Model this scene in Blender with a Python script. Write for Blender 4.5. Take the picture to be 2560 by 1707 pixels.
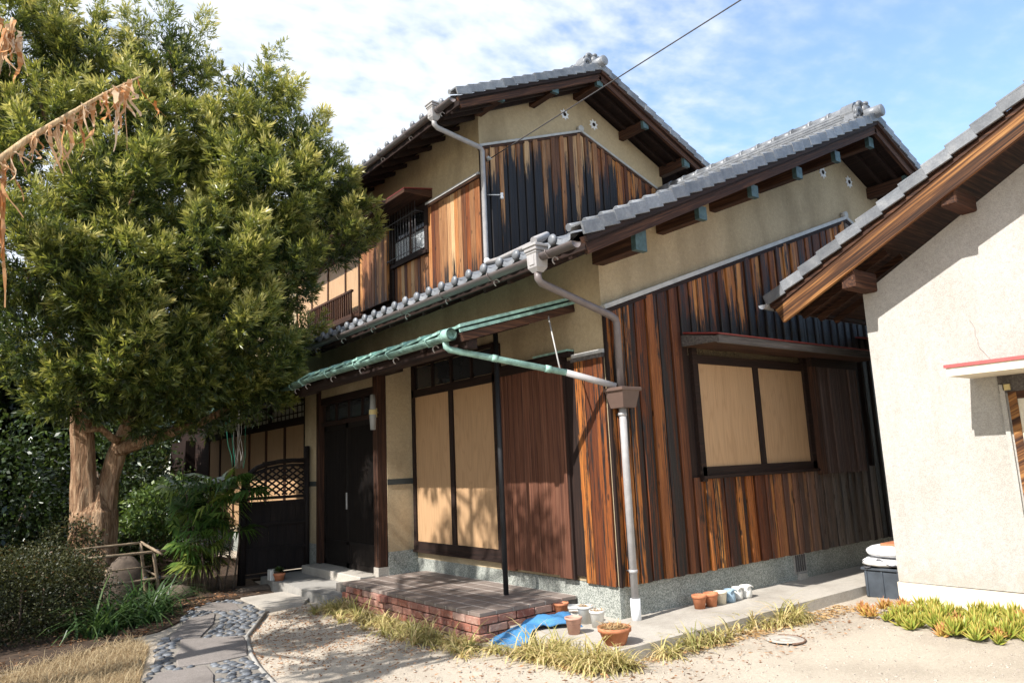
import bpy, math, random
import numpy as np
from mathutils import Vector, Matrix
R = math.radians
random.seed(7); rng = np.random.default_rng(11)
for o in list(bpy.data.objects): bpy.data.objects.remove(o)
scene = bpy.context.scene
col = scene.collection
# ------------------------------------------------------------------ camera
YAW, PITCH, ROLL = R(52.546), R(9.607), R(-2.5406)
fw = Vector((math.cos(YAW)*math.cos(PITCH), math.sin(YAW)*math.cos(PITCH), math.sin(PITCH)))
rt = Vector((math.sin(YAW), -math.cos(YAW), 0)); up = rt.cross(fw)
rt2 = rt*math.cos(ROLL)+up*math.sin(ROLL); up2 = up*math.cos(ROLL)-rt*math.sin(ROLL)
cam_d = bpy.data.cameras.new('camera'); cam = bpy.data.objects.new('camera', cam_d); col.objects.link(cam)
cam.matrix_world = Matrix(((rt2.x, up2.x, -fw.x, -5.0811), (rt2.y, up2.y, -fw.y, -5.1467), (rt2.z, up2.z, -fw.z, 1.55), (0, 0, 0, 1)))
cam_d.lens = 25.816; cam_d.sensor_width = 36; cam_d.sensor_fit = 'HORIZONTAL'; cam_d.clip_start = .05; cam_d.clip_end = 2000
scene.camera = cam
# ------------------------------------------------------------------ light
EL, AZ = R(43.5), R(6)          # sun comes from -X, a touch from -Y
sdir = Vector((math.cos(AZ)*math.cos(EL), math.sin(AZ)*math.cos(EL), -math.sin(EL)))
sd = bpy.data.lights.new('sun', 'SUN'); sd.energy = 5.0; sd.angle = R(.53); sd.color = (1, .97, .925)
sun = bpy.data.objects.new('sun', sd); col.objects.link(sun); sun.location = (-30, -5, 30)
sun.rotation_euler = sdir.to_track_quat('-Z', 'Y').to_euler()
w = bpy.data.worlds.new('World'); scene.world = w; w.use_nodes = True
nt = w.node_tree; nt.nodes.clear()
def nn(nt, t, **k):
    n = nt.nodes.new(t)
    for a, b in k.items():
        if a.startswith('i_'):
            n.inputs[a[2:].replace('_', ' ')].default_value = b
        else: setattr(n, a, b)
    return n
L = lambda nt, a, b: nt.links.new(a, b)
def mth(nt, op, a, b=None, c=None, clamp=False):
    n = nt.nodes.new('ShaderNodeMath'); n.operation = op; n.use_clamp = clamp
    for i, v in enumerate((a, b, c)):
        if v is None: continue
        if isinstance(v, (int, float)): n.inputs[i].default_value = v
        else: L(nt, v, n.inputs[i])
    return n.outputs[0]
def mixc(nt, f, a, b, mode='MIX'):
    n = nt.nodes.new('ShaderNodeMix'); n.data_type = 'RGBA'; n.blend_type = mode
    for i, v in ((0, f), (6, a), (7, b)):
        if isinstance(v, (int, float)): n.inputs[i].default_value = v
        elif isinstance(v, tuple): n.inputs[i].default_value = (*v, 1) if len(v) == 3 else v
        else: L(nt, v, n.inputs[i])
    return n.outputs[2]
def noise(nt, vec, scale, detail=4, rough=.55, dist=0):
    n = nt.nodes.new('ShaderNodeTexNoise'); n.inputs['Scale'].default_value = scale
    n.inputs['Detail'].default_value = detail; n.inputs['Roughness'].default_value = rough; n.inputs['Distortion'].default_value = dist
    if vec is not None: L(nt, vec, n.inputs['Vector'])
    return n.outputs[0]
def smooth(nt, v, a, b, lo=0., hi=1.):
    n = nt.nodes.new('ShaderNodeMapRange'); n.interpolation_type = 'SMOOTHSTEP'
    L(nt, v, n.inputs[0]); n.inputs[1].default_value = a; n.inputs[2].default_value = b; n.inputs[3].default_value = lo; n.inputs[4].default_value = hi
    return n.outputs[0]
def mapping(nt, vec, scale=(1, 1, 1), rot=(0, 0, 0), loc=(0, 0, 0)):
    n = nt.nodes.new('ShaderNodeMapping'); L(nt, vec, n.inputs[0])
    n.inputs[1].default_value = loc; n.inputs[2].default_value = rot; n.inputs[3].default_value = scale
    return n.outputs[0]
def ramp(nt, f, stops, interp='LINEAR'):
    n = nt.nodes.new('ShaderNodeValToRGB'); cr = n.color_ramp; cr.interpolation = interp
    while len(cr.elements) < len(stops): cr.elements.new(.5)
    for e, (p, c) in zip(cr.elements, stops):
        e.position = p; e.color = (*c, 1) if len(c) == 3 else c
    L(nt, f, n.inputs[0]); return n.outputs[0]
def hsv(nt, c, h=.5, s=1., v=1.):
    n = nt.nodes.new('ShaderNodeHueSaturation')
    for i, x in ((0, h), (1, s), (2, v)):
        if isinstance(x, (int, float)): n.inputs[i].default_value = x
        else: L(nt, x, n.inputs[i])
    L(nt, c, n.inputs[4]); return n.outputs[0]
# sky: clear Nishita sky with a sheet of broken high cloud, thinning towards +X
sky = nn(nt, 'ShaderNodeTexSky', sky_type='NISHITA'); sky.sun_disc = False; sky.sun_elevation = EL; sky.sun_rotation = R(264)
sky.air_density = 1.0; sky.dust_density = .6; sky.ozone_density = 1.5
tc = nn(nt, 'ShaderNodeTexCoord'); sx = nn(nt, 'ShaderNodeSeparateXYZ'); L(nt, tc.outputs['Generated'], sx.inputs[0])
zc = mth(nt, 'MAXIMUM', sx.outputs[2], .04)
zc = mth(nt, 'ADD', zc, .12)
ux = mth(nt, 'DIVIDE', sx.outputs[0], zc); uy = mth(nt, 'DIVIDE', sx.outputs[1], zc)
cv = nn(nt, 'ShaderNodeCombineXYZ'); L(nt, ux, cv.inputs[0]); L(nt, uy, cv.inputs[1])
warp = nn(nt, 'ShaderNodeTexNoise'); warp.inputs['Scale'].default_value = 1.3; L(nt, cv.outputs[0], warp.inputs['Vector'])
wv = mixc(nt, .12, cv.outputs[0], warp.outputs[1], 'ADD')
puff = noise(nt, mapping(nt, wv, (1, 1.35, 1), (0, 0, R(25))), 13., 4, .5)
streak = noise(nt, mapping(nt, wv, (1, .35, 1), (0, 0, R(-38))), 3.2, 5, .6)
big = noise(nt, cv.outputs[0], .55, 3, .5)
bank = mth(nt, 'SUBTRACT', mth(nt, 'MULTIPLY', uy, .55), mth(nt, 'MULTIPLY', ux, .75))
bank = smooth(nt, mth(nt, 'ADD', bank, mth(nt, 'MULTIPLY', mth(nt, 'SUBTRACT', big, .5), 1.5)), -.95, .35)
cl = mth(nt, 'ADD', mth(nt, 'MULTIPLY', mth(nt, 'SUBTRACT', puff, .5), 2.1), mth(nt, 'MULTIPLY', mth(nt, 'SUBTRACT', streak, .5), .9))
cl = mth(nt, 'ADD', mth(nt, 'MULTIPLY', cl, smooth(nt, bank, 0, .6, .35, .78)), mth(nt, 'MULTIPLY', bank, .78))
cl = smooth(nt, cl, -.15, .95, .12, 1.)
cl = mth(nt, 'MULTIPLY', cl, smooth(nt, sx.outputs[2], .0, .12, .35, 1.))
cl = mth(nt, 'MULTIPLY', cl, .92)
bg = nn(nt, 'ShaderNodeBackground'); bg.inputs[1].default_value = .128
L(nt, mixc(nt, cl, hsv(nt, sky.outputs[0], .5, 1.12, 1.5), (5.1, 5.35, 5.7)), bg.inputs[0])
wo = nn(nt, 'ShaderNodeOutputWorld'); L(nt, bg.outputs[0], wo.inputs[0])
vs = scene.view_settings; vs.view_transform = 'Standard'; vs.look = 'None'; vs.gamma = 1; vs.exposure = .78; vs.use_curve_mapping = False
cy = scene.cycles; cy.use_adaptive_sampling = True; cy.adaptive_threshold = .025; cy.max_bounces = 5; cy.diffuse_bounces = 2; cy.glossy_bounces = 2; cy.transmission_bounces = 4; cy.transparent_max_bounces = 4; cy.caustics_reflective = False; cy.caustics_refractive = False
# ------------------------------------------------------------------ object helpers
WP = {}
def tag(o, label=None, cat=None, group=None, kind=None):
    for k, v in (('label', label), ('category', cat), ('group', group), ('kind', kind)):
        if v: o[k] = v
    return o
def link(o, loc, parent=None):
    col.objects.link(o); loc = Vector(loc)
    if parent is not None: o.parent = parent; o.location = loc-WP[parent]
    else: o.location = loc
    WP[o] = loc; return o
def empty(name, loc, label, cat, group=None):
    o = bpy.data.objects.new(name, None); o.empty_display_size = .2
    return tag(link(o, loc), label, cat, group)
class MB:
    def __init__(s): s.v = []; s.f = []; s.sm = []
    def raw(s, vs, fs, sm=False):
        b = len(s.v); s.v += [tuple(v) for v in vs]; s.f += [tuple(i+b for i in f) for f in fs]; s.sm += [sm]*len(fs); return s
    def box(s, x0, x1, y0, y1, z0, z1, ch=0):
        return s.obox(((x0+x1)/2, (y0+y1)/2, (z0+z1)/2), ((1, 0, 0), (0, 1, 0), (0, 0, 1)), (abs(x1-x0)/2, abs(y1-y0)/2, abs(z1-z0)/2), ch)
    def obox(s, c, ax, h, ch=0):
        c = Vector(c); a = [Vector(x) for x in ax]
        P = lambda i, j, k: c+a[0]*i+a[1]*j+a[2]*k
        if ch <= 0:
            vs = [P(h[0]*i, h[1]*j, h[2]*k) for i in (-1, 1) for j in (-1, 1) for k in (-1, 1)]
            return s.raw(vs, [(0, 1, 3, 2), (4, 6, 7, 5), (0, 4, 5, 1), (2, 3, 7, 6), (0, 2, 6, 4), (1, 5, 7, 3)])
        vs = []; idx = {}
        for i in (-1, 1):
            for j in (-1, 1):
                for k in (-1, 1):
                    for ax_ in range(3):
                        q = [h[0]-ch, h[1]-ch, h[2]-ch]; q[ax_] = h[ax_]
                        idx[i, j, k, ax_] = len(vs); vs.append(P(q[0]*i, q[1]*j, q[2]*k))
        fs = []
        S = (-1, 1)
        for i in S:
            fs.append([idx[i, j, k, 0] for j, k in ((-1, -1), (1, -1), (1, 1), (-1, 1))][::i])
            fs.append([idx[j, i, k, 1] for j, k in ((-1, -1), (-1, 1), (1, 1), (1, -1))][::i])
            fs.append([idx[j, k, i, 2] for j, k in ((-1, -1), (1, -1), (1, 1), (-1, 1))][::i])
        for i in S:
            for j in S:
                fs.append([idx[i, j, -1, 0], idx[i, j, 1, 0], idx[i, j, 1, 1], idx[i, j, -1, 1]])
                fs.append([idx[i, -1, j, 0], idx[i, 1, j, 0], idx[i, 1, j, 2], idx[i, -1, j, 2]])
                fs.append([idx[-1, i, j, 1], idx[1, i, j, 1], idx[1, i, j, 2], idx[-1, i, j, 2]])
                for k in S: fs.append([idx[i, j, k, a_] for a_ in range(3)])
        return s.raw(vs, fs)
    def beam(s, p0, p1, wd, ht, upv=(0, 0, 1), ch=0):
        p0, p1 = Vector(p0), Vector(p1); d = (p1-p0); l = d.length; d.normalize()
        sd_ = Vector(upv).cross(d).normalized(); u = d.cross(sd_)
        return s.obox((p0+p1)/2, (d, sd_, u), (l/2, wd/2, ht/2), ch)
    def prism(s, poly, axis, a, b):
        n = len(poly)
        def P(u, v, t): return {'x': (t, u, v), 'y': (u, t, v), 'z': (u, v, t)}[axis]
        vs = [P(u, v, a) for u, v in poly]+[P(u, v, b) for u, v in poly]
        fs = [tuple(range(n)), tuple(range(2*n-1, n-1, -1))]+[(i, i+n, (i+1) % n+n, (i+1) % n) for i in range(n)]
        return s.raw(vs, fs)
    def tube(s, pts, r, n=10, caps=True, sm=True, jit=0, a0=0, a1=2*math.pi):
        pts = [Vector(p) for p in pts]; rs = r if isinstance(r, (list, tuple)) else [r]*len(pts)
        vs = []; full = abs(a1-a0-2*math.pi) < 1e-6; m = n if full else n+1
        prev = None
        for i, p in enumerate(pts):
            t = (pts[min(i+1, len(pts)-1)]-pts[max(i-1, 0)]).normalized()
            if prev is None: u = (Vector((0, 0, 1)) if abs(t.z) < .9 else Vector((1, 0, 0))); u = (u-t*u.dot(t)).normalized()
            else: u = (prev-t*prev.dot(t)).normalized()
            prev = u; v = t.cross(u)
            for k in range(m):
                a = a0+(a1-a0)*k/n; rr = rs[i]*(1+jit*(random.random()-.5))
                vs.append(p+u*math.cos(a)*rr+v*math.sin(a)*rr)
        fs = []
        for i in range(len(pts)-1):
            for k in range(n):
                k2 = (k+1) % m
                fs.append((i*m+k, i*m+k2, (i+1)*m+k2, (i+1)*m+k))
        s.raw(vs, fs, sm)
        if caps and full:
            b = len(s.v)-len(vs); e = (len(pts)-1)*m
            s.f += [tuple(b+k for k in range(m))[::-1], tuple(b+e+k for k in range(m))]; s.sm += [False, False]
        return s
    def lathe(s, prof, c, n=20, sm=True, sx=1, sy=1):
        vs = []; c = Vector(c)
        for r, z in prof:
            for k in range(n):
                a = 2*math.pi*k/n; vs.append((c.x+r*sx*math.cos(a), c.y+r*sy*math.sin(a), c.z+z))
        fs = [(i*n+k, i*n+(k+1) % n, (i+1)*n+(k+1) % n, (i+1)*n+k) for i in range(len(prof)-1) for k in range(n)]
        return s.raw(vs, fs, sm)
    def ell(s, c, r, nu=10, nv=6, sm=True, jit=0):
        c = Vector(c); vs = []
        for i in range(nv+1):
            t = math.pi*i/nv
            for k in range(nu):
                a = 2*math.pi*k/nu; j = 1+jit*(random.random()-.5)
                vs.append((c.x+r[0]*math.sin(t)*math.cos(a)*j, c.y+r[1]*math.sin(t)*math.sin(a)*j, c.z+r[2]*math.cos(t)*j))
        fs = [(i*nu+k, (i+1)*nu+k, (i+1)*nu+(k+1) % nu, i*nu+(k+1) % nu) for i in range(nv) for k in range(nu)]
        return s.raw(vs, fs, sm)
    def mesh(s, name, mat, off=(0, 0, 0)):
        me = bpy.data.meshes.new(name); ox, oy, oz = off
        me.from_pydata([(x-ox, y-oy, z-oz) for x, y, z in s.v], [], s.f)
        me.polygons.foreach_set('use_smooth', s.sm); me.materials.append(mat); me.update(); return me
    def build(s, name, mat, parent=None, label=None, cat=None, group=None, kind=None, base=False, **props):
        a = np.array(s.v); lo, hi = a.min(0), a.max(0); c = (lo+hi)/2
        if base: c[2] = lo[2]
        o = bpy.data.objects.new(name, s.mesh(name, mat, c)); link(o, c, parent); tag(o, label, cat, group, kind)
        for k, v in props.items(): o[k] = v
        return o
def inst(name, me, loc, parent=None, rot=(0, 0, 0), scl=(1, 1, 1), **props):
    o = bpy.data.objects.new(name, me); link(o, loc, parent); o.rotation_euler = rot; o.scale = scl
    for k, v in props.items(): o[k] = v
    return o
def quads(name, P, mat, parent=None, tint=None, tri=False):
    """P: (N,k,3) array of k-gons -> one object"""
    P = np.asarray(P, dtype=np.float32); N, k, _ = P.shape
    c = (P.reshape(-1, 3).min(0)+P.reshape(-1, 3).max(0))/2; c[2] = P[..., 2].min()
    me = bpy.data.meshes.new(name); me.vertices.add(N*k); me.loops.add(N*k); me.polygons.add(N)
    me.vertices.foreach_set('co', (P-c).reshape(-1).astype(np.float32))
    me.loops.foreach_set('vertex_index', np.arange(N*k, dtype=np.int32))
    me.polygons.foreach_set('loop_start', np.arange(0, N*k, k, dtype=np.int32))
    me.update(calc_edges=True)
    if tint is not None:
        t = np.asarray(tint, dtype=np.float32)
        if t.ndim == 1: t = np.repeat(t, k)
        at = me.attributes.new('tint', 'FLOAT', 'POINT'); at.data.foreach_set('value', t.reshape(-1))
    me.materials.append(mat)
    o = bpy.data.objects.new(name, me); return link(o, Vector(c.tolist()), parent)
# ------------------------------------------------------------------ materials
def mat(name, rough=.7, spec=.3, metal=0.):
    m = bpy.data.materials.new(name); m.use_nodes = True; nt = m.node_tree; b = nt.nodes['Principled BSDF']
    b.inputs['Roughness'].default_value = rough; b.inputs['Metallic'].default_value = metal; b.inputs['Specular IOR Level'].default_value = spec
    return m, nt, b
def pos(nt): return nn(nt, 'ShaderNodeNewGeometry').outputs['Position']
def objc(nt): return nn(nt, 'ShaderNodeTexCoord').outputs['Object']
def orand(nt): return nn(nt, 'ShaderNodeObjectInfo').outputs['Random']
def setbump(nt, b, h, strength=.4, dist=.01):
    n = nt.nodes.new('ShaderNodeBump'); n.inputs['Strength'].default_value = strength; n.inputs['Distance'].default_value = dist
    L(nt, h, n.inputs['Height']); L(nt, n.outputs[0], b.inputs['Normal'])
def setc(nt, b, c):
    if isinstance(c, tuple): b.inputs['Base Color'].default_value = (*c, 1)
    else: L(nt, c, b.inputs['Base Color'])
def attr(nt, name, t='OBJECT'):
    n = nt.nodes.new('ShaderNodeAttribute'); n.attribute_type = t; n.attribute_name = name; return n.outputs['Fac']
def plain(name, c, rough=.6, var=.12, scale=9, bump=0., bscale=80, metal=0., spec=.3, orv=0.):
    m, nt, b = mat(name, rough, spec, metal); p = pos(nt)
    n = noise(nt, p, scale, 5, .6)
    v = smooth(nt, n, .25, .75, 1-var, 1+var)
    if orv: v = mth(nt, 'MULTIPLY', v, mth(nt, 'ADD', mth(nt, 'MULTIPLY', orand(nt), 2*orv), 1-orv))
    setc(nt, b, hsv(nt, mixc(nt, 0., c, c), v=v))
    if bump: setbump(nt, b, noise(nt, p, bscale, 3), bump, .004)
    return m
def stucco(name, c, stain, grain=150, bump=.5):
    m, nt, b = mat(name, .92, .1); p = pos(nt)
    big = noise(nt, mapping(nt, p, (1, 1, .45)), 1.6, 5, .6); fine = noise(nt, p, grain, 3, .6); med = noise(nt, p, 22, 4, .6)
    c1 = mixc(nt, smooth(nt, big, .42, .72), c, stain)
    c1 = hsv(nt, c1, v=smooth(nt, fine, .3, .7, .82, 1.12)); c1 = hsv(nt, c1, v=smooth(nt, med, .3, .7, .93, 1.05))
    setc(nt, b, c1); setbump(nt, b, mth(nt, 'ADD', fine, mth(nt, 'MULTIPLY', med, .6)), bump, .006); return m
def wood(name, stops, axis='z', rough=.75, rot=(0, 0, 0), f=45, lo=1.6, bump=.4, orv=.15, spec=.25):
    m, nt, b = mat(name, rough, spec); p = pos(nt)
    sc = {'x': (lo, f, f), 'y': (f, lo, f), 'z': (f, f, lo)}[axis]
    r = orand(nt); off = nn(nt, 'ShaderNodeCombineXYZ')
    for i in range(3): L(nt, mth(nt, 'MULTIPLY', r, 37.+i*11), off.inputs[i])
    vm = nn(nt, 'ShaderNodeVectorMath'); L(nt, mapping(nt, mapping(nt, p, (1, 1, 1), rot), sc), vm.inputs[0]); L(nt, off.outputs[0], vm.inputs[1])
    g = noise(nt, vm.outputs[0], 1., 5, .6, .4); g2 = noise(nt, vm.outputs[0], 4., 3, .6)
    c = ramp(nt, g, stops); c = hsv(nt, c, v=smooth(nt, g2, .3, .7, .75, 1.15))
    c = hsv(nt, c, v=mth(nt, 'ADD', mth(nt, 'MULTIPLY', r, 2*orv), 1-orv))
    setc(nt, b, c); setbump(nt, b, mth(nt, 'ADD', g, mth(nt, 'MULTIPLY', g2, .5)), bump, .006); return m
def yakisugi():
    m, nt, b = mat('charred_cedar', .62, .3); p = pos(nt); r = orand(nt)
    off = nn(nt, 'ShaderNodeCombineXYZ')
    for i in range(3): L(nt, mth(nt, 'MULTIPLY', r, 53.+i*17), off.inputs[i])
    def str_(f, lo, d=5, dist=.3):
        vm = nn(nt, 'ShaderNodeVectorMath'); L(nt, mapping(nt, p, (f, f, lo)), vm.inputs[0]); L(nt, off.outputs[0], vm.inputs[1])
        return noise(nt, vm.outputs[0], 1., d, .6, dist)
    s1 = str_(30, .8, 3, .6); s2 = str_(95, 2.2, 4); s3 = str_(16, 5., 4, .8)
    ch, cz, gr, lt = attr(nt, 'char'), attr(nt, 'char_z'), attr(nt, 'grey'), attr(nt, 'light')
    z = nn(nt, 'ShaderNodeSeparateXYZ'); L(nt, p, z.inputs[0])
    lvl = mth(nt, 'MULTIPLY', mth(nt, 'SUBTRACT', cz, z.outputs[2]), 1.7)
    lvl = mth(nt, 'MINIMUM', mth(nt, 'MAXIMUM', lvl, -.55), .6)
    k = mth(nt, 'ADD', mth(nt, 'MULTIPLY', mth(nt, 'SUBTRACT', s1, .5), 2.4), mth(nt, 'MULTIPLY', mth(nt, 'SUBTRACT', s2, .5), 1.9))
    k = mth(nt, 'ADD', k, mth(nt, 'MULTIPLY', mth(nt, 'SUBTRACT', s3, .5), .9))
    mask = smooth(nt, mth(nt, 'ADD', mth(nt, 'ADD', k, lvl), mth(nt, 'SUBTRACT', ch, .5)), -.17, .24)
    h = mth(nt, 'ADD', mth(nt, 'MULTIPLY', s2, .55), mth(nt, 'MULTIPLY', r, .45))
    warm = ramp(nt, h, [(.25, (.045, .013, .006)), (.42, (.125, .033, .009)), (.56, (.29, .085, .017)), (.74, (.55, .225, .048))])
    pale = ramp(nt, h, [(.25, (.12, .048, .02)), (.45, (.30, .145, .06)), (.72, (.60, .40, .21))])
    wd = mixc(nt, lt, warm, pale)
    wd = mixc(nt, gr, wd, ramp(nt, h, [(.2, (.05, .04, .034)), (.7, (.17, .135, .11))]))
    s4 = str_(210, 3., 3)
    wd = hsv(nt, wd, v=smooth(nt, s4, .3, .7, .62, 1.2))
    kn = nn(nt, 'ShaderNodeTexVoronoi'); kn.inputs['Scale'].default_value = 1.; kvm = nn(nt, 'ShaderNodeVectorMath')
    L(nt, mapping(nt, p, (9, 9, 3.2)), kvm.inputs[0]); L(nt, off.outputs[0], kvm.inputs[1]); L(nt, kvm.outputs[0], kn.inputs['Vector'])
    wd = mixc(nt, smooth(nt, kn.outputs['Distance'], .07, .14, .85, 0.), wd, (.03, .012, .006))
    blk = ramp(nt, s2, [(.3, (.006, .005, .005)), (.55, (.015, .012, .012)), (.8, (.034, .025, .022))])
    blk = mixc(nt, mth(nt, 'MULTIPLY', gr, .35), blk, (.045, .042, .04))
    setc(nt, b, mixc(nt, mask, wd, blk))
    rg = smooth(nt, mask, 0, 1, .62, .5); L(nt, rg, b.inputs['Roughness'])
    setbump(nt, b, mth(nt, 'ADD', mth(nt, 'ADD', s1, s2), mth(nt, 'MULTIPLY', s4, .5)), .55, .006); return m
def tile_mat():
    m, nt, b = mat('smoked_tile', .42, .5); p = pos(nt); r = orand(nt)
    n = noise(nt, p, 7, 5, .65); f = noise(nt, p, 60, 4, .6)
    c = ramp(nt, n, [(.3, (.115, .122, .135)), (.55, (.175, .183, .195)), (.75, (.25, .25, .25))])
    c = hsv(nt, c, v=mth(nt, 'ADD', mth(nt, 'MULTIPLY', r, .5), .72)); c = hsv(nt, c, v=smooth(nt, f, .3, .7, .85, 1.1))
    setc(nt, b, c); setbump(nt, b, f, .25, .004); return m
def chips(name, cols, scale, bump=.5, rough=.85, dist=.004, big=.12):
    m, nt, b = mat(name, rough, .2); p = pos(nt)
    v = nn(nt, 'ShaderNodeTexVoronoi'); v.inputs['Scale'].default_value = scale; L(nt, p, v.inputs['Vector'])
    sp = nn(nt, 'ShaderNodeSeparateColor'); L(nt, v.outputs['Color'], sp.inputs[0])
    c = ramp(nt, sp.outputs[0], cols, 'CONSTANT' if len(cols) > 4 else 'LINEAR')
    g = noise(nt, p, 3, 5, .6); c = hsv(nt, c, v=smooth(nt, g, .3, .7, 1-big, 1+big))
    setc(nt, b, c); setbump(nt, b, v.outputs['Distance'], bump, dist); return m
def leafmat(name, stops, rough=.45, trans=.35, spec=.4):
    m, nt, b = mat(name, rough, spec)
    t = attr(nt, 'tint', 'GEOMETRY'); c = ramp(nt, t, stops)
    L(nt, c, b.inputs['Base Color'])
    tr = nn(nt, 'ShaderNodeBsdfTranslucent'); L(nt, hsv(nt, c, .49, 1.1, 1.5), tr.inputs[0])
    mx = nn(nt, 'ShaderNodeMixShader'); mx.inputs[0].default_value = trans
    L(nt, b.outputs[0], mx.inputs[1]); L(nt, tr.outputs[0], mx.inputs[2]); L(nt, mx.outputs[0], nt.nodes['Material Output'].inputs[0]); return m
TH = math.atan(.45)
M = {}
M['stucco'] = stucco('ochre_stucco', (.475, .375, .24), (.345, .27, .17))
def white_wall():
    m = stucco('white_stucco', (.435, .415, .38), (.385, .36, .32), 110, .35); nt = m.node_tree; b = nt.nodes['Principled BSDF']
    src = b.inputs['Base Color'].links[0].from_socket; p = pos(nt); sx = nn(nt, 'ShaderNodeSeparateXYZ'); L(nt, p, sx.inputs[0])
    stk = noise(nt, mapping(nt, p, (9, 9, .7)), 1., 5, .6); spl = noise(nt, p, 9, 5, .65)
    c = mixc(nt, smooth(nt, stk, .55, .8, 0., .45), src, (.33, .30, .25))
    low = smooth(nt, mth(nt, 'ADD', sx.outputs[2], mth(nt, 'MULTIPLY', mth(nt, 'SUBTRACT', spl, .5), 1.1)), .1, .55, .5, 0.)
    L(nt, mixc(nt, low, c, (.36, .31, .245)), b.inputs['Base Color']); return m
M['white'] = white_wall() if True else stucco('white_stucco', (.53, .50, .455), (.46, .43, .38), 110, .6)
M['yaki'] = yakisugi()
DK = [(.3, (.010, .006, .005)), (.55, (.022, .011, .008)), (.8, (.05, .025, .016))]
for a in 'xyz': M['dark_'+a] = wood('dark_timber_'+a, DK, a)
M['dark_rake'] = wood('dark_timber_rake', DK, 'x', rot=(0, TH, 0))
BR = [(.3, (.02, .010, .007)), (.5, (.05, .022, .013)), (.75, (.135, .06, .03))]
M['brown_x'] = wood('brown_timber_x', BR, 'x'); M['brown_y'] = wood('brown_timber_y', BR, 'y'); M['brown_z'] = wood('brown_timber_z', BR, 'z')
M['barge'] = wood('bargeboard_timber', BR, 'x', rot=(0, TH, 0)); M['barge_r'] = wood('bargeboard_timber_right', BR, 'x', rot=(0, -TH, 0))
M['grey_wood'] = wood('grey_weathered_timber', [(.3, (.05, .042, .04)), (.6, (.13, .115, .105)), (.8, (.22, .2, .185))], 'x')
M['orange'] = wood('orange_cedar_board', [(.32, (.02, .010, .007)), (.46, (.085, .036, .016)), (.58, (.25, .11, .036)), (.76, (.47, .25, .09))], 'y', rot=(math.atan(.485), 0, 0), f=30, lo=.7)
M['shutter'] = wood('red_brown_shutter_board', [(.3, (.05, .02, .013)), (.5, (.125, .048, .027)), (.75, (.22, .105, .062))], 'z', f=60, lo=.9)
M['shutter_dk'] = wood('dark_shutter_board', [(.3, (.05, .03, .025)), (.55, (.105, .068, .058)), (.8, (.17, .12, .105))], 'z', f=60, lo=.9)
def ply():
    m, nt, b = mat('printed_plywood', .5, .35); p = pos(nt); r = orand(nt)
    sx = nn(nt, 'ShaderNodeSeparateXYZ'); L(nt, p, sx.inputs[0]); cb = nn(nt, 'ShaderNodeCombineXYZ')
    u = mth(nt, 'ADD', mth(nt, 'ADD', sx.outputs[0], sx.outputs[1]), mth(nt, 'MULTIPLY', r, 9))
    L(nt, u, cb.inputs[0]); L(nt, sx.outputs[2], cb.inputs[2])
    w1 = noise(nt, mapping(nt, cb.outputs[0], (3.4, 1, .42)), 1., 2, .45)
    rings = mth(nt, 'FRACT', mth(nt, 'MULTIPLY', w1, 15.))
    rg = smooth(nt, mth(nt, 'ABSOLUTE', mth(nt, 'SUBTRACT', rings, .5)), .30, .5, 0., 1.)
    fine = noise(nt, mapping(nt, cb.outputs[0], (160, 1, 2.)), 1., 3, .6)
    c = mixc(nt, mth(nt, 'MULTIPLY', rg, .3), (.45, .28, .152), (.29, .16, .075))
    c = hsv(nt, c, v=smooth(nt, fine, .3, .7, .84, 1.1))
    st = noise(nt, mapping(nt, cb.outputs[0], (5, 1, .8)), 1., 4, .6)
    c = mixc(nt, smooth(nt, st, .52, .78, 0., .35), c, (.31, .20, .11)); setc(nt, b, c); setbump(nt, b, fine, .12, .003); return m
M['ply'] = ply()
M['tile'] = tile_mat()
M['copper'] = plain('verdigris_copper', (.23, .375, .32), .65, .4, 14, .15, 60)
M['copper2'] = plain('dark_verdigris', (.06, .10, .10), .45, .35, 18, .1, 60)
M['pvc'] = plain('brown_grey_pipe', (.15, .125, .12), .42, .12, 12, .05, 90, spec=.45)
M['pvc_light'] = plain('faded_grey_pipe', (.33, .315, .31), .5, .12, 12, .05, 90)
M['pvc_box'] = plain('brown_plastic', (.115, .075, .06), .45, .08, 8)
M['white_pl'] = plain('white_plastic', (.78, .79, .80), .45, .05, 8)
M['zinc'] = plain('zinc_flashing', (.42, .41, .39), .45, .15, 11, .08)
M['plinth'] = chips('washed_stone_plinth', [(0, (.13, .14, .125)), (.3, (.22, .23, .205)), (.6, (.30, .31, .275)), (.85, (.40, .405, .365))], 120, .5)
M['conc'] = stucco('concrete', (.44, .40, .345), (.34, .305, .26), 120, .35)
M['conc_dk'] = stucco('weathered_concrete', (.34, .32, .29), (.24, .225, .20), 120, .4)
M['brick'] = None
def brick():
    m, nt, b = mat('red_brick', .9, .1); p = pos(nt); r = orand(nt)
    c = ramp(nt, r, [(0, (.28, .11, .075)), (.35, (.33, .16, .12)), (.65, (.24, .09, .07)), (.85, (.38, .24, .19)), (1, (.30, .14, .10))])
    n = noise(nt, p, 25, 5, .65); c = mixc(nt, smooth(nt, n, .50, .72, 0., .6), c, (.47, .36, .29))
    setc(nt, b, hsv(nt, c, v=smooth(nt, noise(nt, p, 140, 3), .3, .7, .8, 1.12))); setbump(nt, b, mth(nt, 'ADD', n, noise(nt, p, 150, 3)), .6, .005); return m
M['brick'] = brick()
M['mortar_dk'] = plain('dark_mortar', (.13, .115, .10), .95, .2, 20, .3, 150)
M['mortar'] = plain('mortar', (.48, .44, .39), .95, .15, 20, .3, 150)
M['ptile'] = plain('brown_paving_tile', (.205, .162, .138), .55, .14, 16, .12, 90, orv=.14)
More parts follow.
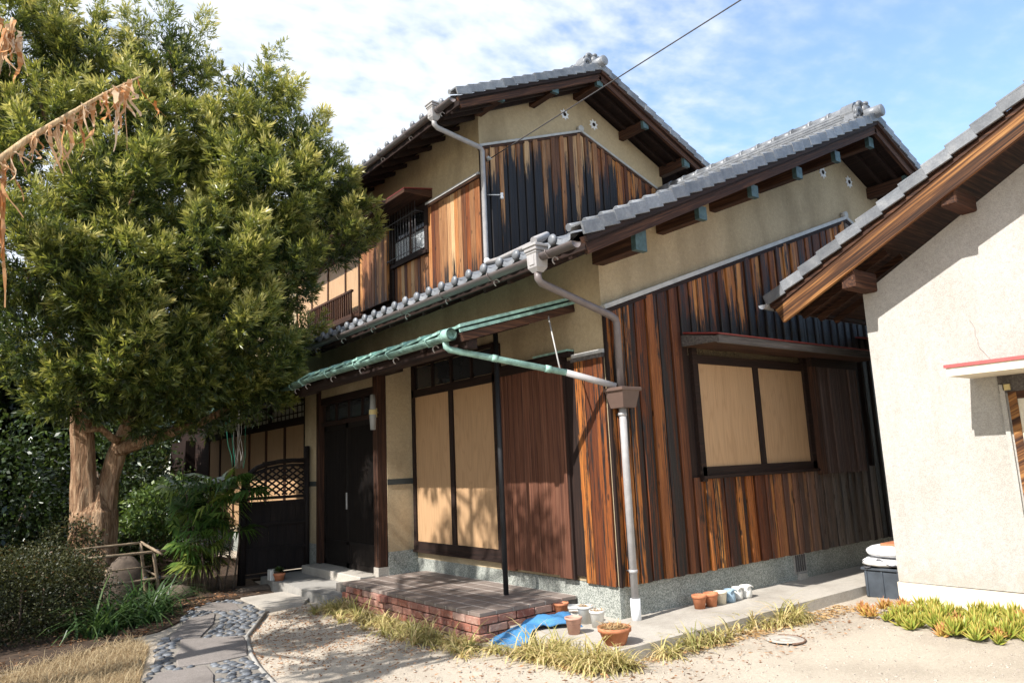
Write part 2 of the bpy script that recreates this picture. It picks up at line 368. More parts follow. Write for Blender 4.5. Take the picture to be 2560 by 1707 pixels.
M['red'] = plain('red_sheet_metal', (.17, .032, .028), .45, .12, 10)
M['red2'] = plain('faded_red_sheet', (.42, .075, .07), .5, .12, 10)
M['cream'] = plain('cream_painted_soffit', (.66, .58, .46), .8, .08, 8)
M['black'] = plain('black_painted_pole', (.022, .022, .024), .5, .1, 20, .1)
M['iron'] = plain('dark_iron', (.06, .055, .055), .5, .2, 30)
M['terra'] = plain('terracotta', (.46, .175, .085), .8, .16, 14, .15, 120, orv=.12)
M['terra_p'] = plain('pale_pink_terracotta', (.50, .285, .215), .82, .14, 14, .15, 120)
M['potwhite'] = plain('dirty_white_pot', (.62, .60, .55), .55, .12, 12, .08, orv=.08)
M['potcream'] = plain('cream_plastic_pot', (.62, .56, .44), .5, .1, 12)
M['potblue'] = plain('blue_grey_pot', (.26, .36, .44), .5, .2, 16)
M['soil'] = plain('dry_potting_soil', (.14, .095, .06), .95, .4, 60, .6, 120)
M['straw'] = None
M['paper'] = plain('shoji_paper', (.58, .56, .52), .8, .05, 5)
M['doorwood'] = wood('black_brown_door', [(.3, (.005, .0035, .003)), (.6, (.011, .007, .005)), (.85, (.024, .014, .010))], 'z')
M['glassdk'] = plain('dark_window_glass', (.03, .032, .035), .08, .1, 5, spec=.6)
M['frost'] = plain('frosted_pane', (.62, .65, .66), .3, .1, 3, spec=.5)
M['lampglass'] = plain('frosted_lamp_glass', (.27, .27, .26), .25, .1, 8, spec=.5)
M['cream_metal'] = plain('cream_enamel', (.55, .44, .20), .4, .08, 8)
M['stone'] = plain('garden_stone', (.10, .075, .056), .9, .35, 9, .6, 50)
M['slab'] = stucco('pinkish_stone_slab', (.225, .198, .178), (.16, .14, .126), 90, .6)
M['pebble'] = plain('blue_grey_pebble', (.10, .106, .115), .5, .3, 25, .1, 90, orv=.45, spec=.4)
M['pathbed'] = stucco('sandy_mortar_bed', (.24, .215, .185), (.17, .152, .132), 160, .5)
M['bamboo'] = wood('dry_bamboo', [(.3, (.14, .10, .065)), (.6, (.27, .20, .13)), (.8, (.36, .28, .19))], 'x', f=30, lo=6)
M['fence'] = wood('black_bark_board', [(.3, (.008, .005, .005)), (.6, (.018, .012, .010)), (.85, (.045, .03, .022))], 'z', f=40, lo=2)
M['bark'] = None
def bark():
    m, nt, b = mat('flaking_bark', .95, .1); p = pos(nt)
    s1 = noise(nt, mapping(nt, p, (26, 26, 3.)), 1., 6, .65, .5); s2 = noise(nt, mapping(nt, p, (70, 70, 9.)), 1., 4, .6)
    c = ramp(nt, s1, [(.3, (.08, .04, .024)), (.45, (.27, .155, .088)), (.65, (.49, .33, .205))])
    setc(nt, b, hsv(nt, c, v=smooth(nt, s2, .3, .7, .7, 1.15))); setbump(nt, b, mth(nt, 'ADD', s1, mth(nt, 'MULTIPLY', s2, .4)), 1., .04); return m
M['bark'] = bark()
M['twig'] = plain('grey_brown_twig', (.12, .085, .06), .9, .25, 20)
def ground_mat():
    m, nt, b = mat('pale_decomposed_granite', .95, .1); p = pos(nt)
    f = noise(nt, p, 260, 3, .7); md = noise(nt, p, 45, 4, .65); bg_ = noise(nt, p, .9, 5, .6)
    c = mixc(nt, smooth(nt, bg_, .38, .66), (.51, .44, .352), (.41, .352, .28))
    c = hsv(nt, c, v=smooth(nt, f, .28, .72, .68, 1.22)); c = hsv(nt, c, v=smooth(nt, md, .3, .7, .88, 1.08))
    v = nn(nt, 'ShaderNodeTexVoronoi'); v.inputs['Scale'].default_value = 38; L(nt, p, v.inputs['Vector'])
    dk = mth(nt, 'MULTIPLY', smooth(nt, v.outputs['Distance'], .10, .22, 1., 0.), smooth(nt, noise(nt, p, 6, 3), .5, .62))
    c = mixc(nt, mth(nt, 'MULTIPLY', dk, .6), c, (.16, .135, .11))
    setc(nt, b, c); setbump(nt, b, mth(nt, 'ADD', mth(nt, 'MULTIPLY', f, .6), md), .6, .012); return m
M['sand'] = ground_mat()
M['earth'] = plain('dark_leafy_soil', (.055, .035, .022), .95, .5, 12, .8, 40)
M['mat_blue'] = None
def bluemat():
    m, nt, b = mat('blue_rubber_mat', .5, .35); u = nn(nt, 'ShaderNodeUVMap').outputs[0]
    v = nn(nt, 'ShaderNodeTexVoronoi'); v.inputs['Scale'].default_value = 46; v.inputs['Randomness'].default_value = 0; L(nt, u, v.inputs['Vector'])
    d = smooth(nt, v.outputs['Distance'], .22, .36, 1., 0.)
    c = mixc(nt, mth(nt, 'MULTIPLY', d, .8), (.065, .21, .40), (.03, .115, .25)); c = hsv(nt, c, v=smooth(nt, noise(nt, pos(nt), 7), .3, .7, .85, 1.15))
    setc(nt, b, c); setbump(nt, b, d, -.6, .006); return m
M['mat_blue'] = bluemat()
M['greybox'] = plain('dark_grey_plastic_bin', (.055, .065, .078), .4, .25, 7, .05, 60, spec=.45)
M['bag'] = plain('white_plastic_sack', (.80, .80, .80), .5, .04, 6, .3, 14)
M['ink'] = plain('grey_print', (.09, .09, .10), .6, .05)
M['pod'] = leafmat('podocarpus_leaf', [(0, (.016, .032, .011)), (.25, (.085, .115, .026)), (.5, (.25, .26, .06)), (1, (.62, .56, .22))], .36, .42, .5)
M['broad'] = leafmat('glossy_broad_leaf', [(0, (.012, .022, .007)), (.5, (.032, .055, .014)), (1, (.085, .12, .03))], .33, .25, .5)
M['aucuba'] = leafmat('spotted_laurel_leaf', [(0, (.03, .055, .014)), (.5, (.09, .14, .03)), (1, (.22, .27, .08))], .35, .25, .5)
M['hedge'] = leafmat('azalea_leaf', [(0, (.014, .018, .007)), (.5, (.036, .042, .013)), (.85, (.075, .07, .022)), (1, (.13, .055, .02))], .5, .25, .3)
M['palm'] = leafmat('fan_palm_leaf', [(0, (.025, .06, .016)), (.5, (.09, .17, .035)), (1, (.30, .34, .07))], .35, .3, .45)
M['ribbon'] = leafmat('ribbon_grass_blade', [(0, (.15, .16, .045)), (.3, (.33, .30, .10)), (.65, (.56, .47, .22)), (1, (.58, .42, .23))], .6, .3, .2)
M['drygrass'] = leafmat('dry_lawn_blade', [(0, (.17, .125, .075)), (.5, (.36, .275, .16)), (1, (.55, .45, .28))], .7, .3, .15)
M['iris'] = leafmat('strap_leaf', [(0, (.018, .04, .012)), (.6, (.05, .10, .028)), (1, (.11, .16, .05))], .4, .3, .4)
M['litter'] = leafmat('fallen_leaf', [(0, (.10, .045, .022)), (.5, (.26, .13, .065)), (1, (.40, .25, .14))], .85, .1, .1)
M['straw'] = leafmat('dry_straw', [(0, (.26, .15, .06)), (.5, (.44, .28, .13)), (1, (.55, .40, .22))], .85, .15, .1)
M['succ'] = leafmat('spiky_succulent_leaf', [(0, (.10, .19, .03)), (.35, (.30, .34, .055)), (.65, (.55, .40, .10)), (1, (.50, .15, .09))], .45, .15, .4)
M['banana'] = leafmat('dry_banana_leaf', [(0, (.36, .14, .04)), (.35, (.50, .30, .15)), (1, (.66, .52, .36))], .75, .4, .15)
# ------------------------------------------------------------------ setting: ground, soil, apron, path
def grid_sheet(name, x0, x1, y0, y1, nx, ny, zf, m):
    vs = [(x0+(x1-x0)*i/nx, y0+(y1-y0)*j/ny, 0) for j in range(ny+1) for i in range(nx+1)]
    vs = [(x, y, zf(x, y)) for x, y, _ in vs]
    return MB().raw(vs, [(j*(nx+1)+i, j*(nx+1)+i+1, (j+1)*(nx+1)+i+1, (j+1)*(nx+1)+i) for j in range(ny) for i in range(nx)], True)
tag(MB().raw([(-150, -150, -.012), (150, -150, -.012), (150, 150, -.012), (-150, 150, -.012)], [(0, 1, 2, 3)]).build('ground', M['sand']), 'pale sandy ground of the yard', 'ground', kind='structure')
def bumps(x, y): return .006*math.sin(x*3.1+y*1.7)+.005*math.sin(x*7.3-y*5.1)+.004*math.sin(y*9.7+x*2.2)
tag(grid_sheet('yard', -6, 4, -6, 5, 60, 66, bumps, M['sand']).build('yard', M['sand']), 'pale trodden sand and grit of the front yard', 'yard', kind='structure')
soil = [(-9, 2.75), (-5.2, 2.5), (-4.3, 2.9), (-3.6, 3.35), (-3.25, 3.5), (-2.9, 4.0), (-2.6, 4.6), (-2.2, 5.1), (-1.5, 5.0), (-1.3, 6.6), (-.6, 6.6), (-.6, 20), (-14, 24), (-14, 3)]
n = len(soil)
tag(MB().prism(soil, 'z', -.05, .022).build('garden_bed', M['earth']), 'dark garden soil under the trees', 'garden bed', kind='structure')
apron = [(-.80, -.80), (4.2, -.78), (9, -.78), (9, .3), (.1, .3), (.1, .75), (-.86, .75), (-.85, .2)]
tag(MB().prism(apron, 'z', -.1, .1).build('apron', M['conc']), 'raised concrete apron along the house wall', 'apron', kind='structure')
# path of stone slabs and set pebbles
path_poly = [(-3.0, -.6), (-3.035, .68), (-2.96, 1.26), (-2.87, 1.71), (-2.66, 2.52), (-2.09, 3.66), (-1.98, 3.75), (-2.0, 4.8), (-2.2, 4.95), (-2.45, 4.85), (-2.75, 4.4), (-3.0, 3.6), (-3.36, 2.95), (-3.55, 2.15), (-3.74, 1.5), (-4.05, .6), (-4.3, -.6)]
path = MB().prism(path_poly, 'z', -.06, .02).build('path', M['pathbed'], label='garden path of stone slabs and set grey pebbles', cat='path', kind='structure')
slabs = [[(-3.18, 2.84), (-2.68, 2.54), (-2.74, 2.2), (-2.90, 1.70), (-3.20, 1.66), (-3.46, 1.73), (-3.38, 2.17), (-3.26, 2.5)],
         [(-3.62, 1.66), (-3.45, 1.60), (-3.27, 1.58), (-3.30, 1.25), (-3.37, 1.0), (-3.42, .3), (-3.95, .35), (-3.86, .9), (-3.74, 1.42)],
         [(-2.83, 3.96), (-2.53, 4.02), (-2.72, 3.4), (-3.0, 2.82), (-3.24, 3.0), (-3.12, 3.3)],
         [(-2.66, 4.42), (-2.5, 4.68), (-2.34, 4.84), (-2.15, 4.52), (-2.23, 4.08), (-2.4, 4.14)]]
for k, sl in enumerate(slabs):
    c = np.array(sl).mean(0); mb = MB(); n = len(sl)
    inn = [(c[0]+(x-c[0])*.965, c[1]+(y-c[1])*.965) for x, y in sl]
    vs = [(x, y, 0) for x, y in sl]+[(x, y, .028) for x, y in sl]+[(x, y, .036) for x, y in inn]
    mb.raw(vs, [(i, (i+1) % n, (i+1) % n+n, i+n) for i in range(n)]+[(i+n, (i+1) % n+n, (i+1) % n+2*n, i+2*n) for i in range(n)]+[tuple(range(2*n, 3*n))])
    mb.build('slab', M['slab'], path)
MB().prism([(-2.06, 3.72), (-1.56, 3.80), (-1.40, 4.06), (-1.44, 4.85), (-2.0, 4.82)], 'z', -.05, .045).build('slab', M['conc'], path)
def inside(p, poly):
    r = False; j = len(poly)-1
    for i in range(len(poly)):
        (xi, yi), (xj, yj) = poly[i], poly[j]
        if (yi > p[1]) != (yj > p[1]) and p[0] < (xj-xi)*(p[1]-yi)/(yj-yi)+xi: r = not r
        j = i
    return r
pebs = [MB().ell((0, 0, 0), (.044, .027, .02), 8, 5, jit=.25).mesh('pebble', M['pebble']) for _ in range(4)]
pts = []
row = 0; y = -.3
while y < 4.9:
    x = -4.3+(row % 2)*.045
    while x < -1.9:
        p = (x+random.uniform(-.015, .015), y+random.uniform(-.012, .012))
        if inside(p, path_poly) and not any(inside((p[0]+dx, p[1]+dy), s) for s in slabs for dx, dy in ((.03, 0), (-.03, 0), (0, .03), (0, -.03))) and not (p[0] > -2.06 and p[1] > 3.7): pts.append(p)
        x += random.uniform(.098, .118)
    y += .068; row += 1
pts = [p for p in pts if p[1] > .6]
pts.sort(key=lambda p: (p[0]+5.08)**2+(p[1]+5.15)**2)
rest = MB()
for k, p in enumerate(pts):
    a = R(random.gauss(-8, 22)); s = random.uniform(.8, 1.15)
    if k < 300: inst('pebble', random.choice(pebs), (p[0], p[1], .02), path, (0, 0, a), (s, s*random.uniform(.85, 1.15), 1))
    else: rest.ell((p[0], p[1], .024), (.05*s, .032, .028), 7, 4, jit=.2)
if rest.v: rest.build('pebbles', M['pebble'], path, kind='stuff')
MB().tube([(p[0]+.012, p[1], .012) for p in path_poly[:6]], .022, 6).build('edging', M['conc_dk'], path)
# ------------------------------------------------------------------ the house
H = empty('house', (4, 4, 0), 'two storey wooden house with charred cedar siding and grey tile roofs', 'house')
dm = random.Random(3)
# plinth
pl = MB(); pl.box(.0, 10, .0, .3, -.05, .395); pl.box(0, .25, .3, 1.80, -.05, .395); pl.box(0.003, .25, 1.8, 3.775, -.05, .505)
pl.box(.02, .25, 6.3, 16, -.05, .40)
pl.build('plinth', M['plinth'], H)
MB().box(-.43, 0.002, 3.765, 3.9, -.05, .515).build('plinth', M['plinth'], H); MB().box(-.555, -.4, 5.83, 6.36, -.05, .515).build('plinth', M['plinth'], H)
vg = MB().box(2.85, 3.10, -.014, -.002, .165, .392).build('vent_grille', M['conc_dk'], H)
for i in range(5): MB().box(2.875+i*.043, 2.897+i*.043, -.022, -.0145, .19, .375).build('vent_slot', M['iron'], vg)
MB().prism([(2.90, .10), (3.06, .10), (3.03, .165), (2.92, .165)], 'y', -.05, -.001).build('vent_foot', M['conc'], vg)
# stucco walls: lower storey
SL = .45
def ztile(x, e=-.85, z0=3.55, xr=4.87): return z0+SL*((x-e) if x <= xr else (2*xr-x-e))
gw = MB().prism([(.0, .39), (9.74, .39), (9.74, ztile(9.74)-.2), (4.87, ztile(4.87)-.2), (.0, ztile(0)-.2)], 'y', .002, .2)
gable1 = gw.build('gable_wall', M['stucco'], H)
front1 = MB().box(.002, .2, .2, 16, .40, 3.74).build('front_wall', M['stucco'], H)
# planks on the lower gable
PK = [0]
def plank_y(y0, parent, x0, x1, zb, zt0, zt1, th=.022, alt=None, **pr):
    if alt is None: alt = th < .03 and PK[0] % 2 == 0
    if alt: th += .017; x0 -= .006; x1 += .006
    o = dm.uniform(-.008, .006); f = y0-th+o; e = .004; w_ = x1-x0; a = dm.uniform(-.003, .003)
    prof = [(x0, y0), (x0, f+.008+a), (x0+.010, f+a), (x1-.010, f-a), (x1, f+.008-a), (x1, y0)]
    zt = lambda x: zt0+(zt1-zt0)*(x-x0)/w_
    vs = [(x, y, zb) for x, y in prof]+[(x, y, zt(x)) for x, y in prof]
    fs = [(i, (i+1) % 6, (i+1) % 6+6, i+6) for i in range(6)]+[tuple(range(5, -1, -1)), tuple(range(6, 12))]
    return MB().raw(vs, fs).build('plank', M['yaki'], parent, **pr)
def plank_x(x0_, parent, y0, y1, zb, zt, th=.022, m=None, **pr):
    o = dm.uniform(-.004, .004); f = x0_-th+o; a = dm.uniform(-.003, .003)
    prof = [(x0_, y0), (f+.006+a, y0), (f+a, y0+.007), (f-a, y1-.007), (f+.006-a, y1), (x0_, y1)]
    vs = [(x, y, zb) for x, y in prof]+[(x, y, zt) for x, y in prof]
    fs = [(i, (i+1) % 6, (i+1) % 6+6, i+6) for i in range(6)]+[tuple(range(5, -1, -1)), tuple(range(6, 12))]
    return MB().raw(vs, fs).build('plank', m or M['yaki'], parent, **pr)
def trim1(x): return 3.07+.362*(x if x < 4.95 else 2*4.95-x)
MB().prism([(0.004, .393), (7.6, .393), (7.6, trim1(7.6)-.05), (4.95, trim1(4.95)-.05), (.004, trim1(0)-.05)], 'y', -.012, .0015).build('siding_backing', M['dark_z'], H)
x = .012
while x < 7.2:
    wd = dm.uniform(.070, .108); x1 = x+wd-.009
    PK[0] += 1; zt0, zt1 = trim1(x)-.05, trim1(x1)-.05; zb = .392+dm.uniform(-.006, .004)
    if x < .55: pr = dict(char=dm.uniform(.98, 1.2), char_z=-3., grey=0., light=0.)
    elif x < 1.3: pr = dict(char=dm.choice((.6, .95, 1.1, 1.2)), char_z=-3., grey=0., light=.1)
    elif x < 2.3: pr = dict(char=dm.choice((.6, .9, 1.1)), char_z=-3., grey=0., light=0.)
    else: pr = dict(char=dm.uniform(.72, .95), char_z=-3., grey=min(1, (x-2.2)*.6), light=0.)
    for k in pr: pr[k] = float(pr[k])
    up_ = dict(char=.9 if x > 1.3 else pr['char'], char_z=float(trim1(x)-dm.uniform(.45, .95)) if x > .9 else -3., grey=0., light=.12)
    if x1 < 1.20 or x > 4.87:
        if x > 4.87: pr['char'] = .95
        # two lengths with a joint near the awning line
        plank_y(-.012, gable1, x, x1, zb, zt0, zt1, **(pr if x < 4.87 else {**pr, 'char_z': trim1(x)-.7}))
    else:
        plank_y(-.012, gable1, x, x1, zb, 1.345, 1.345, **pr)
        plank_y(-.012, gable1, x, x1, 2.86, zt0, zt1, **up_)
    x += wd
MB().box(-.012, .012, -.045, -.0125, .385, 3.02).build('corner_board', M['dark_z'], H)
MB().box(4.68, 4.76, -.05, -.036, .385, 2.72).build('corner_board', M['dark_z'], H)
# sloping cap over the siding
for sgn, m_ in ((0, 'zinc'), (1, 'zinc')):
    a, b = ((-.02, 3.07), (4.95, trim1(4.95))) if sgn == 0 else ((4.95, trim1(4.95)), (7.6, trim1(7.6)))
    MB().beam((a[0], -.03, a[1]-.01), (b[0], -.03, b[1]-.01), .085, .045).build('flashing', M['zinc'], H)
    MB().beam((a[0], -.028, a[1]-.055), (b[0], -.028, b[1]-.055), .06, .05).build('trim', M['dark_x'], H)
MB().tube([(4.95, -.075, trim1(4.95)+.03), (4.95, .0, trim1(4.95)+.03)], .05, 12).build('flashing_knob', M['zinc'], H)
# star shaped vents
def star(x, y, z, r, parent):
    pts_ = []
    for k in range(16):
        a = math.pi*k/8+.2; rr = r*(1. if k % 2 == 0 else .62); pts_.append((x+rr*math.cos(a), z+rr*math.sin(a)))
    o = MB().prism(pts_, 'y', y-.012, y).build('vent_star', M['white_pl'], parent)
    MB().tube([(x, y-.016, z), (x, y-.002, z)], r*.34, 12).build('vent_hole', M['dark_z'], o)
for xx, zz in ((4.556, 5.47), (5.276, 5.474)): star(xx, 0, zz, .095, H)
# ---- lower storey gable window
wz = MB(); wz.box(1.25, 3.5, -.012, .0005, 2.655, 2.86); wz.build('lintel_plaster', M['stucco'], H)
W = MB(); W.box(1.29, 3.50, -.055, -.01, 2.565, 2.66); W.box(1.29, 3.50, -.06, -.01, 1.345, 1.45); W.box(1.27, 1.355, -.06, -.01, 1.30, 2.74); W.box(3.41, 3.50, -.06, -.01, 1.345, 2.74)
W.box(1.26, 3.52, -.09, -.01, 1.325, 1.358)
gwin = W.build('window', M['dark_x'], H)
MB().box(2.365, 2.462, -.05, -.012, 1.45, 2.565).build('mullion', M['dark_z'], gwin)
MB().box(1.355, 2.37, -.034, -.014, 1.45, 2.565).build('panel', M['ply'], gwin); MB().box(2.455, 3.41, -.026, -.014, 1.45, 2.565).build('panel', M['ply'], gwin)
TB = MB().box(3.5, 4.60, -.125, -.012, 2.62, 2.735).build('shutter_box', M['dark_x'], H)
MB().box(3.5, 3.60, -.13, -.012, 1.285, 2.62).build('post', M['brown_z'], TB)
xx = 3.60
while xx < 4.58:
    wd = .098; plank_y(-.05, TB, xx, min(xx+wd-.003, 4.60), 1.285+dm.uniform(-.004, .004), 2.62, 2.62, .055).data.materials[0] = M['shutter_dk']; xx += wd
MB().box(3.61, 4.60, -.05, -.012, 1.30, 2.62).build('backing', M['dark_z'], TB)
# awning over it
AW = MB().prism([(-.515, 2.80), (-.52, 2.815), (0, 2.905), (0, 2.885)], 'x', 1.15, 4.72).build('window_awning', M['red'], H, label='small pent awning with red sheet metal edge')
MB().box(1.165, 4.70, -.505, -.475, 2.715, 2.796).build('fascia', M['grey_wood'], AW)
MB().prism([(-.474, 2.73), (-.474, 2.79), (0, 2.875), (0, 2.745)], 'x', 1.165, 1.195).build('end_board', M['grey_wood'], AW)
MB().box(1.196, 4.70, -.474, -.013, 2.735, 2.75).build('soffit', M['brown_x'], AW)
A2 = MB().prism([(-.40, 3.02), (-.405, 3.035), (0, 3.115), (0, 3.095)], 'x', 4.80, 6.6).build('window_awning', M['red'], H); MB().box(4.81, 6.58, -.39, -.365, 2.955, 3.018).build('fascia', M['dark_x'], A2)
# ---- lower front wall: window with two panels
FW = MB(); FW.box(-.05, .004, 1.80, 3.77, 2.535, 2.635); FW.box(-.055, .004, 1.78, 3.77, .505, .62); FW.box(-.075, .004, 1.76, 3.78, .485, .515); FW.box(-.05, .004, 3.70, 3.775, .62, 2.98); FW.box(-.05, .004, 1.72, 1.845, .52, 2.98); FW.box(-.045, .004, 1.8, 3.75, 2.96, 3.0)
fwin = FW.build('window', M['dark_y'], H)
MB().box(-.042, .002, 2.74, 2.83, .62, 2.535).build('mullion', M['dark_z'], fwin)
MB().box(-.018, .0, 1.845, 2.76, .62, 2.535).build('panel', M['ply'], fwin); MB().box(-.026, -.002, 2.81, 3.70, .62, 2.535).build('panel', M['ply'], fwin)
for k in range(4): MB().box(-.016, .001, 1.86+k*.465, 1.86+k*.465+.41, 2.65, 2.945).build('pane', M['glassdk'], fwin)
for k in range(5): MB().box(-.035, .001, 1.825+k*.465, 1.86+k*.465, 2.635, 2.96).build('muntin', M['dark_z'], fwin)
# shutter box of boards on the front
TB2 = MB().box(-.085, .004, .56, 1.735, 2.565, 2.64).build('shutter_box', M['dark_y'], H)
MB().box(-.03, .003, .42, 1.74, .45, 2.60).build('backing', M['dark_z'], TB2)
yy = .575
while yy < 1.70:
    wd = .0945; plank_x(-.03, TB2, yy, yy+wd-.0025, .42+(.02 if .75 < yy < 1.5 else 0), 2.565, .045, M['shutter']); yy += wd
MB().box(-.095, -.03, 1.70, 1.735, .42, 2.6).build('post', M['dark_z'], TB2); MB().box(-.06, -.028, .548, .575, .41, 2.6).build('post', M['dark_z'], TB2)
MB().beam((-.05, .44, 2.70), (-.05, 1.0, 2.70), .10, .018).build('flashing', M['copper'], TB2); MB().box(-.08, .0, .44, 1.75, 2.64, 2.69).build('cap', M['dark_y'], TB2)
# red boards at the corner
yy = .008
for k, wd in enumerate((.135, .145, .14)):
    plank_x(-.004, front1, yy, yy+wd-.004, .392, 2.57, .026, char=float((.95, .9, 1.0)[k]), char_z=-3., grey=0., light=0.); yy += wd
tb = MB().box(-.04, .004, -.01, .46, 2.57, 2.61).build('trim', M['grey_wood'], H); MB().box(-.045, .004, -.015, .44, 2.612, 2.65).build('flashing', M['zinc'], tb)
# ---- entrance vestibule
ves = MB(); ves.box(-.435, .003, 3.77, 3.9, .515, 3.0); ves.box(-.55, -.42, 5.83, 6.35, .515, 2.92); ves.box(-.548, -.42, 3.9, 5.83, 2.68, 3.0); ves.box(-.42, .0, 6.2, 6.33, .1, 3.0)
vest = ves.build('entrance_wall', M['stucco'], H)
vb = MB(); vb.box(-.436, .0, 3.762, 3.7695, 1.375, 1.45); vb.box(-.558, -.5505, 5.86, 6.22, 1.375, 1.45); vb.build('band', plain('dark_grey_band', (.045, .05, .048), .7, .2), vest)
for (y0, y1, zb) in ((3.775, 3.90, .33), (5.70, 5.835, .24)): MB().box(-.575, -.435, y0, y1, zb, 2.93, .006).build('post', M['brown_z'], vest)
MB().box(-.58, -.43, 3.77, 3.91, .1, .33).build('post_footing', M['conc'], vest)
MB().box(-.60, -.42, 3.3, 9., 2.83, 3.0, .008).build('beam', M['dark_y'], vest)
MB().box(-.56, -.43, 3.9, 5.7, 2.60, 2.70).build('lintel', M['dark_y'], vest)
MB().box(-.80, -.42, 3.86, 5.84, -.02, .235, .01).build('threshold', M['conc'], vest)
D = MB().box(-.545, -.44, 3.9, 5.7, 2.27, 2.33).build('front_door', M['dark_y'], H, label='dark sliding lattice entrance doors')
MB().box(-.45, -.43, 3.9, 5.7, .24, 2.6).build('backing', M['doorwood'], D)
for k in range(4): MB().box(-.49, -.47, 3.93+k*.445, 3.93+k*.445+.40, 2.35, 2.585).build('transom_pane', M['glassdk'], D)
for k in range(5): MB().box(-.51, -.45, 3.90+k*.445-.012, 3.93+k*.445, 2.33, 2.6).build('muntin', M['dark_z'], D)
for lf, (y0, y1, xd) in enumerate(((3.91, 4.83, -.515), (4.79, 5.69, -.485))):
    lo = MB(); lo.box(xd-.02, xd+.012, y0, y0+.07, .245, 2.27); lo.box(xd-.02, xd+.012, y1-.07, y1, .245, 2.27); lo.box(xd-.02, xd+.012, y0, y1, 2.2, 2.27); lo.box(xd-.02, xd+.012, y0, y1, .245, .31); lo.box(xd-.02, xd+.012, y0, y1, .56, .60); lo.box(xd-.008, xd+.01, y0+.05, y1-.05, .3, .58); lo.box(xd+.004, xd+.01, y0+.05, y1-.05, .58, 2.22)
    leaf = lo.build('door_leaf', M['doorwood'], D)
    yy = y0+.085
    while yy < y1-.08: MB().box(xd-.012, xd+.004, yy, yy+.014, .6, 2.2).build('slat', M['doorwood'], D); yy += .034
MB().box(-.545, -.536, 4.80, 4.83, 1.05, 1.28).build('door_pull', M['zinc'], D)
# ---- left wing panels and shoji
LW = MB(); LW.box(-.06, .003, 7.3, 14, 2.46, 2.60); LW.box(-.05, .003, 7.3, 14, 2.88, 2.98); LW.box(-.07, .003, 7.3, 7.64, .4, 3.0); LW.box(-.05, .003, 9.4, 9.56, 2.6, 2.9); LW.box(-.05, .003, 11.3, 11.42, 2.6, 2.9); LW.box(-.06, .003, 13.8, 16.6, .3, 3.0)
lwin = LW.build('window', M['dark_y'], H, label='row of beige panels under small papered lattice windows')
ys = [7.64, 8.66, 9.70, 10.74, 11.8, 12.87, 13.8]
for a, b in zip(ys, ys[1:]):
    MB().box(-.03, .001, a, b, .55, 2.46).build('panel', M['ply'], lwin)
    MB().box(-.055, -.028, b-.05, b+.03, .5, 2.48).build('mullion', M['brown_z'], lwin)
for a, b in ((7.68, 9.38), (9.6, 11.26), (11.5, 13.2)):
    MB().box(-.02, .002, a, b, 2.60, 2.88).build('paper', M['paper'], lwin)
    yy = a+.14
    while yy < b: MB().box(-.035, -.02, yy, yy+.02, 2.6, 2.88).build('muntin', M['dark_z'], lwin); yy += .21
    MB().box(-.036, -.021, a, b, 2.68, 2.70).build('muntin', M['dark_z'], lwin); MB().box(-.036, -.021, a, b, 2.81, 2.83).build('muntin', M['dark_z'], lwin)
MB().box(-.30, 0, 15., 16.6, .3, 2.55).build('shutter_box', M['dark_z'], H)
# ---- tile shapes shared by the roofs
PER = .272
def wave(v):      # one pantile period, v in 0..1: shallow trough then a roll
    return -.022*math.sin(math.pi*v/.66) if v < .66 else .026*math.sin(math.pi*(v-.66)/.34)
VS = [0, .11, .22, .33, .44, .55, .66, .72, .78, .83, .88, .94, 1.0]
em = MB()
top = [(v*PER, wave(v)) for v in VS]; k = len(top)
em.raw([(0, a, b) for a, b in top]+[(.10, a, b+.012) for a, b in top]+[(-.004, a, b-.052+.0*b) for a, b in top], [(i, i+1, i+1+k, i+k) for i in range(k-1)]+[(i+2*k, i+1+2*k, i+1, i) for i in range(k-1)], True)
em.ell((-.016, .83*PER, .004), (.03, .052, .052), 12, 8)
EAVE = em.mesh('eave_tile', M['tile'])
def verge_mesh(sg):
    m_ = MB(); Lg = .262
    m_.obox((0, .01, -.028), ((1, 0, 0), (0, 1, 0), (0, 0, 1)), (Lg/2, .012, .048), .004)
    m_.obox((0, .10, .028), ((1, 0, 0), (0, 1, 0), (0, 0, 1)), (Lg/2, .10, .012), .004)
    m_.tube([(-Lg/2*sg, .17, .03), (Lg/2*sg, .17, .025)], .036, 8)
    return m_.mesh('verge_tile', M['tile'])
VM = {1: verge_mesh(1), -1: verge_mesh(-1)}
